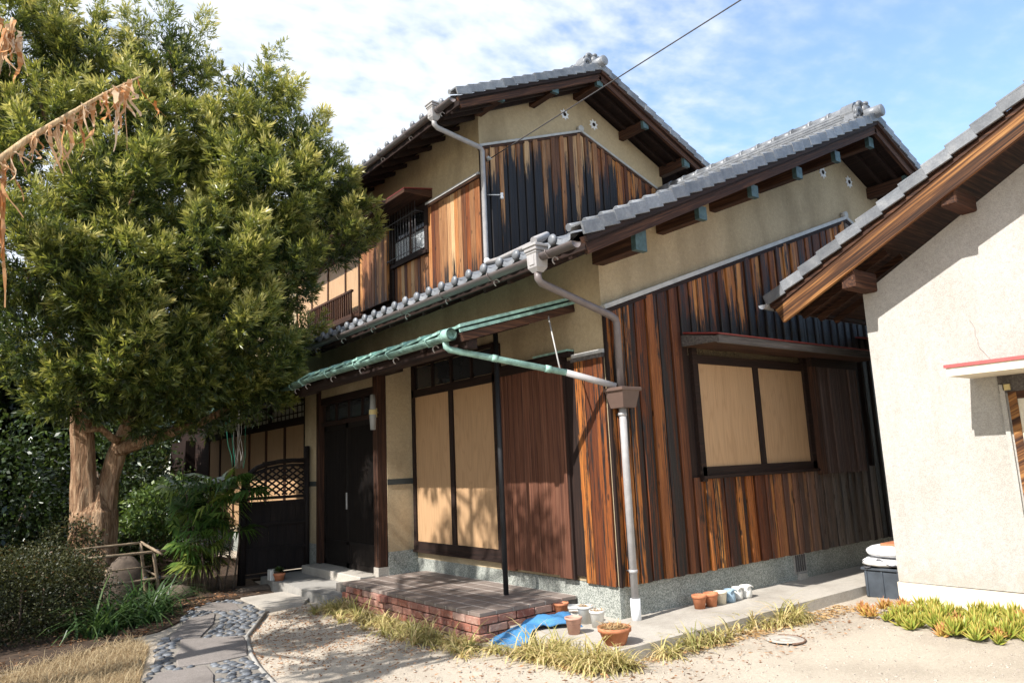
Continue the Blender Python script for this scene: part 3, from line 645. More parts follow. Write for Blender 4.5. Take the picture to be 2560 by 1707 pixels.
def gable_roof(nm, xe, ze, xr, y0, y1, ridge_y1, rows_y1=None, purl=(), wall_y=0., eave_to=None):
    """symmetric roof, ridge along y at xr; left eave at xe with tile top ze; verge at y0"""
    zr = ze+SL*(xr-xe); xe2 = 2*xr-xe; d1, d2 = .10, .145
    up_ = [(xe+.06, ze-d1+.02), (xr, zr-d1), (xe2-.06, ze-d1+.02), (xe2-.06, ze-d2+.02), (xr, zr-d2), (xe+.06, ze-d2+.02)]
    deck = MB().prism(up_, 'y', y0+.05, y1).build(nm, M['dark_y'], H)
    row = .232*math.cos(TH); nr = int((xr-xe)/row)+1; row = (xr-xe)/nr
    ncol = int((y1-y0-.16)/PER); yb = y0+.16
    for sg in (1, -1):
        P = []; vv = [(c+v, yb+(c+v)*PER) for c in range(ncol) for v in VS[:-1]]
        ya = np.array([q[1] for q in vv]); wa = np.array([wave(q[0] % 1.) for q in vv])
        for r_ in range(nr):
            for t, dz in ((0., .024), (1., .0)):
                xx = (r_+t)*row
                X = xe+xx if sg == 1 else xe2-xx
                P.append(np.stack([np.full_like(ya, X), ya, wa+ze-.012+SL*xx+dz-.02], 1))
        P = np.array(P); nrw, nc, _ = P.shape
        vs = P.reshape(-1, 3).tolist(); fs = [(i*nc+j, i*nc+j+1, (i+1)*nc+j+1, (i+1)*nc+j) for i in range(nrw-1) for j in range(nc-1)]
        MB().raw(vs, fs if sg == 1 else [f[::-1] for f in fs], False).build('tile_field', M['tile'], deck, kind='stuff')
        for r_ in range(nr):
            xx = (r_+.5)*row; X = xe+xx if sg == 1 else xe2-xx
            inst('verge_tile', VM[sg], (X, y0+random.uniform(-.003, .003), ze+SL*xx+.006), deck, (0, (-TH+R(6))*sg+R(random.uniform(-.4, .4)), 0))
    k = 0; y = yb
    while y < (eave_to or y1)-PER: inst('eave_tile', EAVE, (xe-.02, y, ze-.015), deck, (R(random.uniform(-1.2, 1.2)), R(2+random.uniform(-1, 1)), 0)); y += PER
    # bargeboards and verge laths
    for sg in (1, -1):
        X0 = xe+.06 if sg == 1 else xe2-.06
        m1, m2 = ('barge', 'dark_rake') if sg == 1 else ('barge_r', 'barge_r')
        MB().beam((X0, y0+.075, ze-.135), (xr, y0+.075, ze-.135+SL*(xr-xe-.06)), .045, .16).build('bargeboard', M[m1], deck)
        MB().beam((X0-.02*sg, y0+.04, ze-.085), (xr, y0+.04, ze-.085+SL*(xr-xe-.04)), .05, .05).build('verge_board', M[m2], deck)
        for yy in (y0+.27, y0+.50):
            MB().beam((X0, yy, ze-.185), (xr, yy, ze-.185+SL*(xr-xe-.06)), .05, .055).build('rafter', M['dark_y'], deck)
    # eave rafters
    y = wall_y+.1
    while y < (eave_to or y1):
        MB().beam((xe+.1, y, ze-.185), (xe+1.15, y, ze-.185+SL*1.05), .045, .06).build('rafter', M['dark_x'], deck); y += .42
    MB().box(xe+.05, xe+.085, y0+.06, eave_to or y1, ze-.175, ze-.09).build('eave_board', M['dark_y'], deck)
    # purlins with copper caps
    for px, hb, ht, wd in purl:
        MB().box(px-wd/2, px+wd/2, wall_y-.57, wall_y+.02, hb, ht, .006).build('purlin', M['brown_y'], H)
        cp = MB(); cp.box(px-wd/2-.006, px+wd/2+.006, wall_y-.592, wall_y-.535, hb-.006, ht+.006); cp.build('purlin_cap', M['copper2'], H)
    # ridge: courses of flat tiles and round caps
    for c in range(4):
        wdt = .17-.018*c; MB().box(xr-wdt, xr+wdt, y0+.34, ridge_y1, zr+.01+c*.048, zr+.05+c*.048, .006).build('ridge_course', M['tile'], deck)
    y = y0+.34; zt = zr+.205
    while y < ridge_y1:
        MB().tube([(xr, y, zt), (xr, y+.30, zt)], .088, 14).build('ridge_cap', M['tile'], deck)
        MB().tube([(xr, y+.005, zt), (xr, y+.05, zt)], .100, 14).build('ridge_cap_collar', M['tile'], deck); y += .30
    # ornamental end tile
    on_ = MB(); arch = [(xr+.15*math.cos(a), zr+.12+.15*math.sin(a)) for a in np.linspace(0, math.pi, 14)]
    on_.prism([(xr-.24, zr-.04), (xr+.24, zr-.04)]+arch, 'y', y0+.20, y0+.38)
    on_.prism([(xr+.165*math.cos(a), zr+.14+.165*math.sin(a)) for a in np.linspace(-.3, math.pi+.3, 16)], 'y', y0+.26, y0+.44)
    for s in (-1, 1):
        for (cx, cz, r1, t) in ((.10, .19, .06, .030), (.16, .07, .07, .032), (.06, .09, .045, .024), (.21, -.01, .045, .026)):
            ring = [(xr+s*cx+r1*math.cos(a)*(1-.09*a), y0+.175+.004*a, zr+cz+r1*math.sin(a)*(1-.09*a)) for a in np.linspace(0, 7.5, 20)]
            on_.tube(ring, t, 7)
    on_.ell((xr, y0+.17, zr+.15), (.075, .06, .085), 10, 7); on_.ell((xr, y0+.15, zr+.23), (.05, .05, .035), 8, 6)
    on_.build('ridge_ornament', M['tile'], deck, label='carved scroll end tile on the ridge')
    ec = MB(); ec.tube([(xr, y0-.07, zr+.045), (xr, y0+.24, zr+.06)], .085, 16); ec.ell((xr, y0-.07, zr+.045), (.085, .02, .085), 14, 8); ec.build('ridge_end_tile', M['tile'], deck)
    return deck
p1 = [(i*.972, 3.515+SL*i*.972*.985+(.035 if i else -.01), 3.515+SL*i*.972*.985+(.215 if i == 0 else .165), .14 if i == 0 else .115) for i in range(6)]+[(5.84, 5.315, 5.48, .115)]
roof1 = gable_roof('lower_roof', -.85, 3.55, 4.87, -.72, 14, 3.2, purl=p1, wall_y=0, eave_to=10)
# ---- upper storey
YU, XU = 3.3, .93
def zt2(x, xr=2.98): return 6.66+SL*((x if x < xr else 2*xr-x)-.14)
up1 = MB().prism([(XU+.002, 4.0), (5.03, 4.0), (5.03, zt2(5.03)-.2), (2.98, zt2(2.98)-.2), (XU+.002, zt2(XU)-.2)], 'y', YU, YU+.2).build('upper_gable_wall', M['stucco'], H)
up2 = MB().box(XU, XU+.2, YU+.2, 14, 4.1, zt2(XU)-.16).build('upper_front_wall', M['stucco'], H)
MB().box(4.83, 5.03, YU+.2, 14, 4.1, zt2(5.03)-.16).build('upper_back_wall', M['stucco'], H)
def trim2(x): return 6.285+.362*((x if x < 3.0 else 6.0-x)-.93)
MB().prism([(XU+.004, 4.2), (5.03, 4.2), (5.03, trim2(5.03)-.03), (3.0, trim2(3.)-.03), (XU+.004, trim2(XU)-.03)], 'y', YU-.012, YU-.001).build('siding_backing', M['dark_z'], H)
x = XU+.012
while x < 5.0:
    wd = dm.uniform(.070, .105); x1 = min(x+wd-.009, 5.02)
    f = (x-.93)/4.; PK[0] += 1
    cz = 5.75+.3*math.sin(f*3)+dm.choice((-.6, -.3, -.15, -.05, .05, .15, .3, .4))
    plank_y(YU-.012, up1, x, x1, 4.25, trim2(x)-.04, trim2(x1)-.04, char=float(.68+.15*(f > .6)), char_z=float(cz), grey=0.12, light=float(max(0, min(1, dm.uniform(.3, .9)-.5*(f > .6))))); x += wd
for a, b in (((XU-.03, trim2(XU-.03)), (3.0, trim2(3.))), ((3.0, trim2(3.)), (5.06, trim2(5.06)))):
    MB().beam((a[0], YU-.03, a[1]), (b[0], YU-.03, b[1]), .08, .035).build('flashing', M['zinc'], H)
    MB().beam((a[0], YU-.026, a[1]-.04), (b[0], YU-.026, b[1]-.04), .055, .045).build('trim', M['brown_x'], H)
MB().tube([(3.0, YU-.075, trim2(3.)+.04), (3.0, YU, trim2(3.)+.04)], .055, 14).build('flashing_knob', M['zinc'], H)
for xx, zz in ((2.696, 7.27), (3.358, 7.259)): star(xx, YU, zz, .10, H)
MB().box(XU-.02, XU+.015, YU-.05, YU-.0125, 4.25, 6.25).build('corner_board', M['dark_z'], H)
# upper front siding
MB().box(XU-.012, XU-.001, YU+.02, 7.1, 4.3, 5.80).build('siding_backing', M['dark_z'], H)
yy = YU+.0
while yy < 4.74:
    wd = dm.uniform(.10, .135); y1_ = min(yy+wd-.005, 4.78); fy = (yy-YU)/1.4
    plank_x(XU-.012, up2, yy, y1_, 4.3, 5.80, char=float(dm.choice((-.1, 0., .1, .45))), char_z=float(4.62+dm.uniform(-.15, .12)), grey=0., light=float(dm.choice((.0, .25, .8, 1.)))); yy += wd
while yy < 6.0:
    wd = dm.uniform(.10, .135); plank_x(XU-.012, up2, yy, min(yy+wd-.005, 6.02), 4.3, 5.05, char=float(dm.choice((0., .15, .5))), char_z=float(4.55+dm.uniform(-.1, .1)), grey=0., light=float(dm.choice((.05, .3, .8)))); yy += wd
MB().beam((XU-.03, YU-.03, 5.845), (XU-.03, 4.80, 5.845), .07, .035).build('flashing', M['zinc'], H); MB().beam((XU-.025, YU-.03, 5.80), (XU-.025, 4.80, 5.80), .05, .05).build('trim', M['brown_y'], H)
# upper window with bars
UW = MB(); UW.box(XU-.06, XU, 4.76, 4.86, 5.02, 5.9); UW.box(XU-.06, XU, 5.93, 6.03, 4.4, 5.9); UW.box(XU-.09, XU, 4.78, 5.98, 5.02, 5.07); UW.box(XU-.04, XU, 4.86, 5.93, 5.07, 5.15); UW.box(XU-.04, XU, 4.86, 5.93, 5.80, 5.9)
uwin = UW.build('window', M['dark_y'], H)
for a, b in ((4.86, 5.36), (5.42, 5.93)):
    MB().box(XU-.012, XU+.002, a, b, 5.15, 5.5).build('pane', M['frost'], uwin); MB().box(XU-.012, XU+.002, a, b, 5.5, 5.8).build('pane', M['glassdk'], uwin)
MB().box(XU-.03, XU+.002, 5.36, 5.42, 5.07, 5.9).build('mullion', M['brown_z'], uwin); MB().box(XU-.03, XU-.012, 4.86, 5.93, 5.49, 5.515).build('muntin', M['dark_y'], uwin)
for k in range(11): yb_ = 4.92+k*.098; MB().tube([(XU-.19, yb_, 5.06), (XU-.19, yb_, 5.92)], .007, 6).build('bar', M['iron'], uwin)
for z_ in (5.12, 5.75): MB().tube([(XU-.02, 4.90, z_), (XU-.19, 4.90, z_), (XU-.19, 5.93, z_), (XU-.02, 5.93, z_)], .008, 6).build('bar_rail', M['iron'], uwin)
# upper shutter box
TB3 = MB().box(XU-.16, XU, 6.02, 7.12, 5.74, 5.9).build('shutter_box', M['dark_y'], H); MB().box(XU-.09, XU, 6.03, 7.11, 4.5, 5.75).build('backing', M['dark_z'], TB3)
yy = 6.03
while yy < 7.08: plank_x(XU-.09, TB3, yy, yy+.094, 4.475, 5.75, .05, char=.18, char_z=4.72, grey=.12, light=float(dm.uniform(.1, .4))); yy += .097
MB().box(XU-.16, XU-.02, 7.08, 7.13, 4.46, 5.76).build('post', M['brown_z'], TB3)
LB = MB(); LB.box(XU-.05, XU, 7.13, 10.5, 4.45, 4.58); LB.box(XU-.05, XU, 7.13, 10.5, 5.75, 5.9); ub = LB.build('window', M['brown_y'], H)
for k in range(4): MB().box(XU-.02, XU, 7.14+k*.85, 7.14+k*.85+.80, 4.58, 5.75).build('panel', M['ply'], ub); MB().box(XU-.04, XU, 7.94+k*.85, 7.99+k*.85, 4.5, 5.8).build('mullion', M['brown_z'], ub)
RL = MB(); RL.box(XU-.30, XU-.25, 7.13, 9.3, 4.86, 4.90); RL.box(XU-.30, XU-.25, 7.13, 9.3, 4.40, 4.44); rail = RL.build('balcony_rail', M['brown_y'], H)
yy = 7.18
while yy < 9.3: MB().box(XU-.29, XU-.26, yy, yy+.03, 4.40, 4.87).build('baluster', M['brown_z'], rail); yy += .098
MB().box(XU-.30, XU, 7.13, 9.3, 4.34, 4.40).build('deck', M['brown_y'], rail)
# upper awning
UA = MB().prism([(XU-.53, 5.985), (XU-.53, 6.0), (XU, 6.09), (XU, 6.07)], 'y', 4.66, 9.6).build('window_awning', M['red'], H)
MB().box(XU-.525, XU-.495, 4.67, 9.6, 5.925, 5.983).build('fascia', M['brown_y'], UA); MB().prism([(XU-.494, 5.93), (XU-.494, 5.985), (XU, 6.06), (XU, 5.93)], 'y', 4.67, 4.70).build('end_board', M['brown_x'], UA); MB().box(XU-.494, XU, 4.70, 9.6, 5.925, 5.94).build('soffit', M['brown_y'], UA)
p2_ = [(XU+.0, 6.77, 6.93, .13), (2.0, 7.20, 7.345, .115), (2.98, 7.60, 7.77, .125), (4.02, 7.13, 7.28, .115), (5.03, 6.66, 6.84, .13)]
roof2 = gable_roof('upper_roof', .14, 6.66, 2.98, 2.64, 13, 12.5, purl=p2_, wall_y=YU, eave_to=10.5)
# ---- gutters and pipes
def gutter(x, z, y0, y1, m, r=.055, step=.9):
    g = MB(); pts_ = []
    n_ = 10; vs = []; 
    for yy in (y0, y1):
        for rr in (r, r-.006):
            for k in range(n_+1):
                a = math.pi+math.pi*k/n_; vs.append((x+rr*math.cos(a), yy, z+rr*math.sin(a)))
    q = n_+1
    fs = [(k, k+1, 2*q+k+1, 2*q+k) for k in range(n_)]+[(q+k+1, q+k, 3*q+k, 3*q+k+1) for k in range(n_)]+[(0, 2*q, 3*q, q), (n_, q+n_, 3*q+n_, 2*q+n_)]
    fs += [tuple(range(0, q)), tuple(range(2*q, 3*q))]
    g.raw(vs, fs, True); o = g.build('gutter', M[m], H)
    yy = y0+.35
    while yy < y1:
        MB().tube([(x+.07, yy, z+.01), (x+.02, yy, z-.05), (x-.02, yy, z-.06), (x-.06, yy, z-.015), (x-.058, yy, z+.01)], .007, 5).build('gutter_strap', M[m], o)
        MB().tube([(x+.06+.035*math.cos(a), yy, z-.075+.035*math.sin(a)) for a in np.linspace(.4, 4.4, 8)], .007, 5).build('gutter_hook', M['pvc_light'], o); yy += step
    return o
g1 = gutter(-.92, 3.425, -.68, 10, 'pvc')
g2 = gutter(.06, 6.53, 2.66, 10, 'pvc')
def funnel(x, y, z, m, s=1.):
    f = MB(); 
    for (w0, z0, z1) in ((.085, .03, .055), (.075, .0, .03), (.066, -.02, .0)): f.box(x-w0*s, x+w0*s, y-w0*s, y+w0*s, z+z0*s, z+z1*s, .006)
    vs = []
    for (w0, zz) in ((.06, -.02), (.055, -.13), (.03, -.165)): vs += [(x-w0*s, y-w0*s, z+zz*s), (x+w0*s, y-w0*s, z+zz*s), (x+w0*s, y+w0*s, z+zz*s), (x-w0*s, y+w0*s, z+zz*s)]
    f.raw(vs, [(i+a, i+(a+1) % 4, i+4+(a+1) % 4, i+4+a) for i in (0, 4) for a in range(4)]+[(11, 10, 9, 8)])
    f.box(x-.062*s, x-.057*s, y-.03*s, y+.03*s, z-.11*s, z-.03*s)
    return f.build('rain_funnel', M[m], H)
funnel(-.93, -.16, 3.46, 'pvc_light', 1.15); funnel(.05, 3.13, 6.58, 'pvc_light', 1.15)
MB().tube([(-.93, -.16, 3.27), (-.93, -.16, 3.215), (-.90, -.16, 3.18), (-.02, -.14, 2.96), (.05, -.135, 2.93), (.07, -.13, 2.88), (.072, -.125, 2.25)], .036, 12).build('downpipe', M['pvc'], H)
dp = MB().tube([(.075, -.125, 2.06), (.075, -.12, 1.55), (.075, -.12, .28)], .036, 12).build('downpipe', M['pvc_light'], H)
MB().tube([(.075, -.12, .29), (.075, -.12, .08)], .047, 14).build('pipe_sleeve', M['white_pl'], dp)
for z_ in (1.98, .52): MB().tube([(.075, -.12, z_), (.075, -.12, z_+.03)], .043, 12).build('pipe_clamp', M['pvc_light'], dp); MB().tube([(.075, -.12, z_+.015), (.075, -.02, z_+.015)], .008, 6).build('pipe_bracket', M['iron'], dp)
cb = MB(); cb.box(-.06, .215, -.265, -.01, 2.215, 2.25, .005)
vs = []
for (w0, zz) in ((.118, 2.216), (.085, 2.055)): vs += [(.077-w0, -.135-w0, zz), (.077+w0, -.135-w0, zz), (.077+w0, -.135+w0, zz), (.077-w0, -.135+w0, zz)]
cb.raw(vs, [(a, (a+1) % 4, 4+(a+1) % 4, 4+a) for a in range(4)]+[(7, 6, 5, 4)]); cb.build('rain_box', M['pvc_box'], H)
MB().tube([(.05, 3.13, 6.39), (.05, 3.13, 6.34), (.10, 3.13, 6.30), (.86, 3.17, 6.20), (.90, 3.18, 6.16), (.905, 3.19, 4.55), (.905, 3.19, 4.46)], .036, 12).build('downpipe', M['pvc_light'], H)
MB().ell((.905, 3.17, 4.47), (.05, .05, .05), 10, 8).build('pipe_elbow', M['white_pl'], H)
MB().tube([(.905, 3.17, 4.45), (.7, 2.6, 4.33), (.1, 1.0, 4.06), (-.45, .25, 3.82), (-.78, .06, 3.66)], .034, 10).build('roof_pipe', M['pvc_light'], H)
# ---- copper canopy over the entrance
CN = MB().prism([(-1.40, 2.772), (-1.40, 2.79), (0, 3.205), (0, 3.18)], 'y', .40, 4.36).build('entrance_canopy', M['dark_x'], H, label='lean-to canopy roofed with green verdigris copper sheet')
k = 0; yy = .39
ths = math.atan(.415/1.4)
while yy < 4.32:
    wd = .36; vs = []
    for (xx, zz) in ((-1.44, 2.795), (0.0, 3.21)):
        for (dy, dz) in ((-.015, .058), (-.015, .028), (wd+.02, .002), (wd+.02, .012)): vs.append((xx, yy+dy, zz+dz))
    MB().raw(vs, [(0, 3, 7, 4), (1, 5, 6, 2), (0, 1, 2, 3), (4, 7, 6, 5), (0, 4, 5, 1), (3, 2, 6, 7)]).build('copper_sheet', M['copper'], CN); yy += wd
MB().beam((-1.44, .385, 2.79), (0, .385, 3.20), .02, .03).build('verge_strip', M['copper'], CN); MB().beam((-1.40, .41, 2.735), (0, .41, 3.14), .035, .075).build('verge_board', M['brown_x'], CN)
MB().box(-1.33, -1.22, .42, 4.5, 2.64, 2.745, .008).build('beam', M['dark_y'], CN)
for y_ in (.47, 1.19, 2.4, 3.6): MB().beam((-1.38, y_, 2.74), (0, y_, 3.14), .06, .07).build('rafter', M['dark_x'], CN)
gc = gutter(-1.475, 2.765, .50, 4.34, 'copper', .05, .8)
ge = MB(); ge.tube([(-1.475, .47, 2.77), (-1.475, .58, 2.77)], .058, 16, caps=False); ge.tube([(-1.475, .47, 2.77), (-1.475, .58, 2.77)], .045, 16, caps=False); ge.tube([(-1.475, .53, 2.77), (-1.475, .54, 2.77)], .046, 16); ge.build('gutter_end', M['copper'], gc)
MB().tube([(-1.46, .60, 2.72), (-1.455, .60, 2.67), (-1.43, .585, 2.645), (-.40, .095, 2.405)], .031, 12).build('copper_pipe', M['copper'], H)
for t_ in (.35, .8): MB().tube([(-1.43+1.03*t_, .585-.49*t_, 2.645-.24*t_), (-1.43+1.03*t_+.05, .585-.49*t_-.024, 2.645-.24*t_-.011)], .036, 12).build('pipe_collar', M['copper'], H)
MB().tube([(-.42, .105, 2.41), (.02, -.105, 2.27)], .033, 12).build('copper_pipe_end', M['pvc_light'], H)
MB().tube([(-.35, .42, 3.07), (-.47, .13, 2.42)], .008, 6).build('hanger_rod', M['zinc'], H)
MB().tube([(-.45, 1.185, .25), (-.45, 1.19, 2.98)], .0275, 14).build('canopy_post', M['black'], CN)
# further lean-to on the left wing
CL = MB().prism([(-1.25, 2.79), (-1.25, 2.81), (0, 3.20), (0, 3.17)], 'y', 4.5, 14).build('side_lean_to', M['dark_x'], H)
yy = 4.46
while yy < 13.6:
    MB().raw([(-1.29, yy, 2.85), (-1.29, yy+.5, 2.82), (0, yy+.5, 3.21), (0, yy, 3.24), (-1.29, yy, 2.82), (-1.29, yy+.5, 2.80), (0, yy+.5, 3.19), (0, yy, 3.21)], [(0, 1, 2, 3), (7, 6, 5, 4), (0, 4, 5, 1), (0, 3, 7, 4)]).build('copper_sheet', M['copper'], CL); yy += .48
MB().box(-1.18, -1.07, 4.5, 14, 2.66, 2.77).build('beam', M['dark_y'], CL)
gutter(-1.33, 2.785, 4.46, 13.5, 'copper', .048, .9)
# ------------------------------------------------------------------ white outbuilding
XW, YW, SW = 2.76, -1.25, .485
OB = empty('outbuilding', (4, -4, 0), 'white stucco outbuilding with a sloping tile verge and red door awning', 'outbuilding')
def wtop(y): return 3.24+.53*(-1.2-y)
MB().prism([(-9, .215), (YW, .215), (YW, 3.23), (-5.2, wtop(-5.2)), (-9, wtop(-5.2)-.5*3.8)], 'x', XW, XW+.2).build('wall', M['white'], OB)
MB().box(XW+.2, 9, YW-.2, YW, .215, 3.25).build('wall', M['white'], OB)
MB().prism([(-9, -.05), (YW+.012, -.05), (YW+.012, .21), (-2.0, .207), (-9, .19)], 'x', XW-.012, XW+.2).build('foundation', M['cream'], OB)
MB().box(XW+.2, 9, YW-.2, YW+.012, -.05, .21).build('foundation', M['cream'], OB)
def crk(pts_, nm='crack'):
    m_ = MB()
    for a, b in zip(pts_, pts_[1:]): m_.beam((XW-.0015, *a), (XW-.0015, *b), .004, .006, (1, 0, 0))
    return m_.build(nm, M['conc_dk'], OB)
cp_ = [(-2.255, 2.76)]
while cp_[-1][1] > 2.3: cp_.append((cp_[-1][0]-.012+random.uniform(-.02, .02), cp_[-1][1]-random.uniform(.03, .05)))
crk(cp_)
# roof: gable end faces -X, slope falls to +Y
yE, zE, XV = -.40, 3.29, 2.20      # eave edge, tile top there, verge plane
yR = -5.2; zR = zE+SW*(yE-yR)
RF = MB().prism([(yE-.04, zE-.06), (yR, zR-.08), (yR-4, zR-.08-SW*4), (yR-4, zR-.12-SW*4), (yR, zR-.12), (yE-.04, zE-.10)], 'x', XV+.04, 9).build('roof', M['brown_x'], OB)
tw = math.atan(SW)
vt = MB(); Lg = .262
vt.obox((.012, 0, -.03), ((1, 0, 0), (0, 1, 0), (0, 0, 1)), (.013, Lg/2, .050), .004); vt.obox((.11, 0, .028), ((1, 0, 0), (0, 1, 0), (0, 0, 1)), (.11, Lg/2, .012), .004); vt.tube([(.18, -Lg/2, .03), (.18, Lg/2, .03)], .036, 8)
VW = vt.mesh('verge_tile', M['tile']); y = yE-.115
while y > yR: inst('verge_tile', VW, (XV, y, zE+SW*(yE-y)-.005), RF, (-tw+R(6)+R(random.uniform(-.5, .5)), 0, 0)); y -= .232
fld = MB()
for i in range(26):
    y0_, z0_ = yE-i*.2, zE+SW*i*.2; fld.raw([(XV+.2, y0_, z0_+.03), (9, y0_, z0_+.03), (9, y0_-.2, z0_+SW*.2+.005), (XV+.2, y0_-.2, z0_+SW*.2+.005)], [(0, 1, 2, 3)])
fld.build('tile_field', M['tile'], RF, kind='stuff')
MB().beam((XV+.055, yE-.06, zE-.095), (XV+.055, yR, zR-.115), .03, .055).build('verge_board', M['brown_y'], RF)
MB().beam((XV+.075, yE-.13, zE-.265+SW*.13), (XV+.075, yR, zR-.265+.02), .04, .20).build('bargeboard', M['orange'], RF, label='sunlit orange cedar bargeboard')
for yb, zb, hh in ((-1.345, 3.225, .20), (-2.40, 3.80, .15), (-3.4, 4.3, .15)):
    MB().box(XV+.10, XW+.02, yb-.07, yb+.08, zb, zb+hh, .012).build('purlin', M['brown_x'], RF)
for xx in (2.45, 2.8, 3.15, 3.5): MB().beam((xx, yE-.1, zE-.16), (xx, YW-.3, zE-.16+SW*(yE-.1-YW+.3)), .045, .07).build('rafter', M['brown_y'], RF)
MB().box(XV+.1, 9, yE-.075, yE-.045, zE-.13, zE-.06).build('eave_board', M['brown_x'], RF)
g_ = MB(); vs = []; n_ = 8
for xx in (XV-.02, 8.5):
    for k in range(n_+1): a = math.pi+math.pi*k/n_; vs.append((xx, yE+.02+.05*math.cos(a), zE-.06+.05*math.sin(a)))
q = n_+1; g_.raw(vs, [(k, k+1, q+k+1, q+k) for k in range(n_)]+[tuple(range(q))], True); g_.build('gutter', M['white_pl'], RF)
# door awning and door
DA = MB().prism([(XW-.585, 2.292), (XW-.59, 2.262), (XW-.004, 2.30), (XW-.004, 2.335)], 'y', -4.6, -2.20).build('door_awning', M['red2'], OB, label='flat door awning with faded red edge')
MB().box(XW-.575, XW-.002, -4.6, -2.215, 2.185, 2.262).build('slab', M['cream'], DA)
DF = MB().box(XW-.012, XW+.03, -4.0, -2.42, 2.02, 2.185).build('door', M['grey_wood'], OB)
MB().box(XW-.03, XW+.02, -2.47, -2.43, .05, 2.1).build('door_post', M['white'], DF); MB().box(XW-.02, XW+.02, -2.56, -2.49, .05, 2.03).build('jamb', M['orange'], DF); MB().box(XW-.008, XW+.01, -3.6, -2.56, .1, 2.0).build('pane', M['potcream'], DF); MB().box(XW-.018, XW+.02, -3.6, -2.56, 1.96, 2.03).build('jamb', M['brown_y'], DF)
MB().box(XW-.03, XW-.01, -2.52, -2.46, 2.045, 2.10).build('door_bell', M['cream_metal'], DF)
# ------------------------------------------------------------------ brick step
ST = empty('brick_step', (-.6, 2.05, 0), 'low brick step topped with brown paving tiles before the window', 'step')
MB().box(-1.165, -.002, .615, 3.76, -.05, .222).build('core', M['mortar_dk'], ST)
bm = MB().obox((0, 0, 0), ((1, 0, 0), (0, 1, 0), (0, 0, 1)), (.05, .102, .0325), .005).mesh('brick', M['brick']); bm2 = MB().obox((0, 0, 0), ((1, 0, 0), (0, 1, 0), (0, 0, 1)), (.102, .05, .0325), .005).mesh('brick', M['brick'])
for c in range(3):
    z = .222-.036-c*.075; off = (c % 2)*.108
    y = .60+.108-off*.98
    while y < 3.5:
        pr = -.035 if random.random() < .07 else random.uniform(-.004, .004)
        o = inst('brick', bm, (-1.152+pr, max(y, .655), z), ST, (R(random.uniform(-.6, .6)), 0, R(random.uniform(-.5, .5)))); 
        if y < .65: o.scale.y = .5
        y += .216
    x = -1.20+.104+off
    while x < -.02:
        pr = -.03 if random.random() < .12 else random.uniform(-.004, .004)
        inst('brick', bm2, (x, .634+pr, z), ST, (0, R(random.uniform(-.5, .5)), 0)); x += .216
tx, ty = .195, .196
tm = MB().obox((0, 0, 0), ((1, 0, 0), (0, 1, 0), (0, 0, 1)), (tx/2-.006, ty/2-.006, .017), .003).mesh('paving_tile', M['ptile'])
for i in range(6):
    for j in range(15):
        if (i, j) == (9, 9): continue
        inst('paving_tile', tm, (-1.205+tx*(i+.5)+.01, .585+ty*(j+.5), .2385+random.uniform(-.0008, .0008)), ST, (R(random.uniform(-.12, .12)), R(random.uniform(-.12, .12)), 0))
MB().box(-1.185, -.01, .60, 3.52, .222, .2535).build('tile_bed', M['mortar'], ST)
CS = MB(); CS.prism([(-1.38, 3.53), (-.79, 3.53), (-.79, 5.8), (-.57, 5.85), (-.57, 6.12), (-1.36, 5.98), (-1.42, 5.3), (-1.36, 4.9), (-1.42, 4.2)], 'z', -.05, .125)
CS.build('concrete_step', M['conc_dk'], label='low concrete step in front of the dark sliding doors', cat='step')
# ------------------------------------------------------------------ wall lamp
LP = empty('wall_lamp', (-.7, 3.62, 2.1), 'wall lamp with two frosted glass shades and cream bracket', 'lamp'); lx, ly = -.69, 3.66
MB().lathe([(.001, .20), (.034, .195), (.042, .02), (.045, 0), (.04, 0)], (lx, ly, 2.36), 16).build('lamp_shade', M['lampglass'], LP)
MB().lathe([(.045, .0), (.046, -.02), (.036, -.20), (.03, -.205), (.001, -.205)], (lx, ly, 2.30), 16).build('lamp_shade', M['lampglass'], LP)
MB().lathe([(.001, .06), (.048, .06), (.05, .05), (.05, .0), (.048, -.005), (.001, -.005)], (lx, ly, 2.30), 18).build('collar', M['cream_metal'], LP)
MB().tube([(lx, ly, 2.33), (-.61, 3.72, 2.33), (-.57, 3.77, 2.33)], .016, 8).build('arm', M['cream_metal'], LP); MB().box(-.60, -.575, 3.755, 3.80, 2.27, 2.39, .004).build('back_plate', M['cream_metal'], LP)
# ------------------------------------------------------------------ overhead cable
a, b = Vector((1.04, 3.25, 6.07)), Vector((.92, -3.2, 6.55))
cd = Vector((1.429, -1.0, 6.416)); b = a+(cd-a)*3.2
cpts = [a+(b-a)*t+Vector((0, 0, -.35*4*t*(1-t)+.35*4*t*(1-t)*1.0)) for t in np.linspace(0, 1, 24)]
MB().tube(cpts, .0085, 6).build('overhead_cable', M['iron'], label='black service cable running from the upper gable over the yard', cat='cable')
ins = MB(); ins.tube([(1.04, 3.27, 6.07), (1.045, 3.16, 6.075)], .018, 8); ins.tube([(1.03, 3.27, 6.10), (1.03, 3.2, 6.10)], .02, 8); ins.build('cable_anchor', M['zinc'], label='small grey cable anchor at the top of the charred boards', cat='anchor')
ins = MB(); ins.tube([(1.02, 3.27, 5.53), (1.15, 3.10, 5.50)], .008, 6); ins.lathe([(.001, .06), (.022, .055), (.024, .03), (.016, .02), (.026, .0), (.026, -.03), (.001, -.035)], (1.16, 3.09, 5.47), 12); ins.build('insulator', M['white_pl'], label='white porcelain insulator on the charred upper gable', cat='insulator')
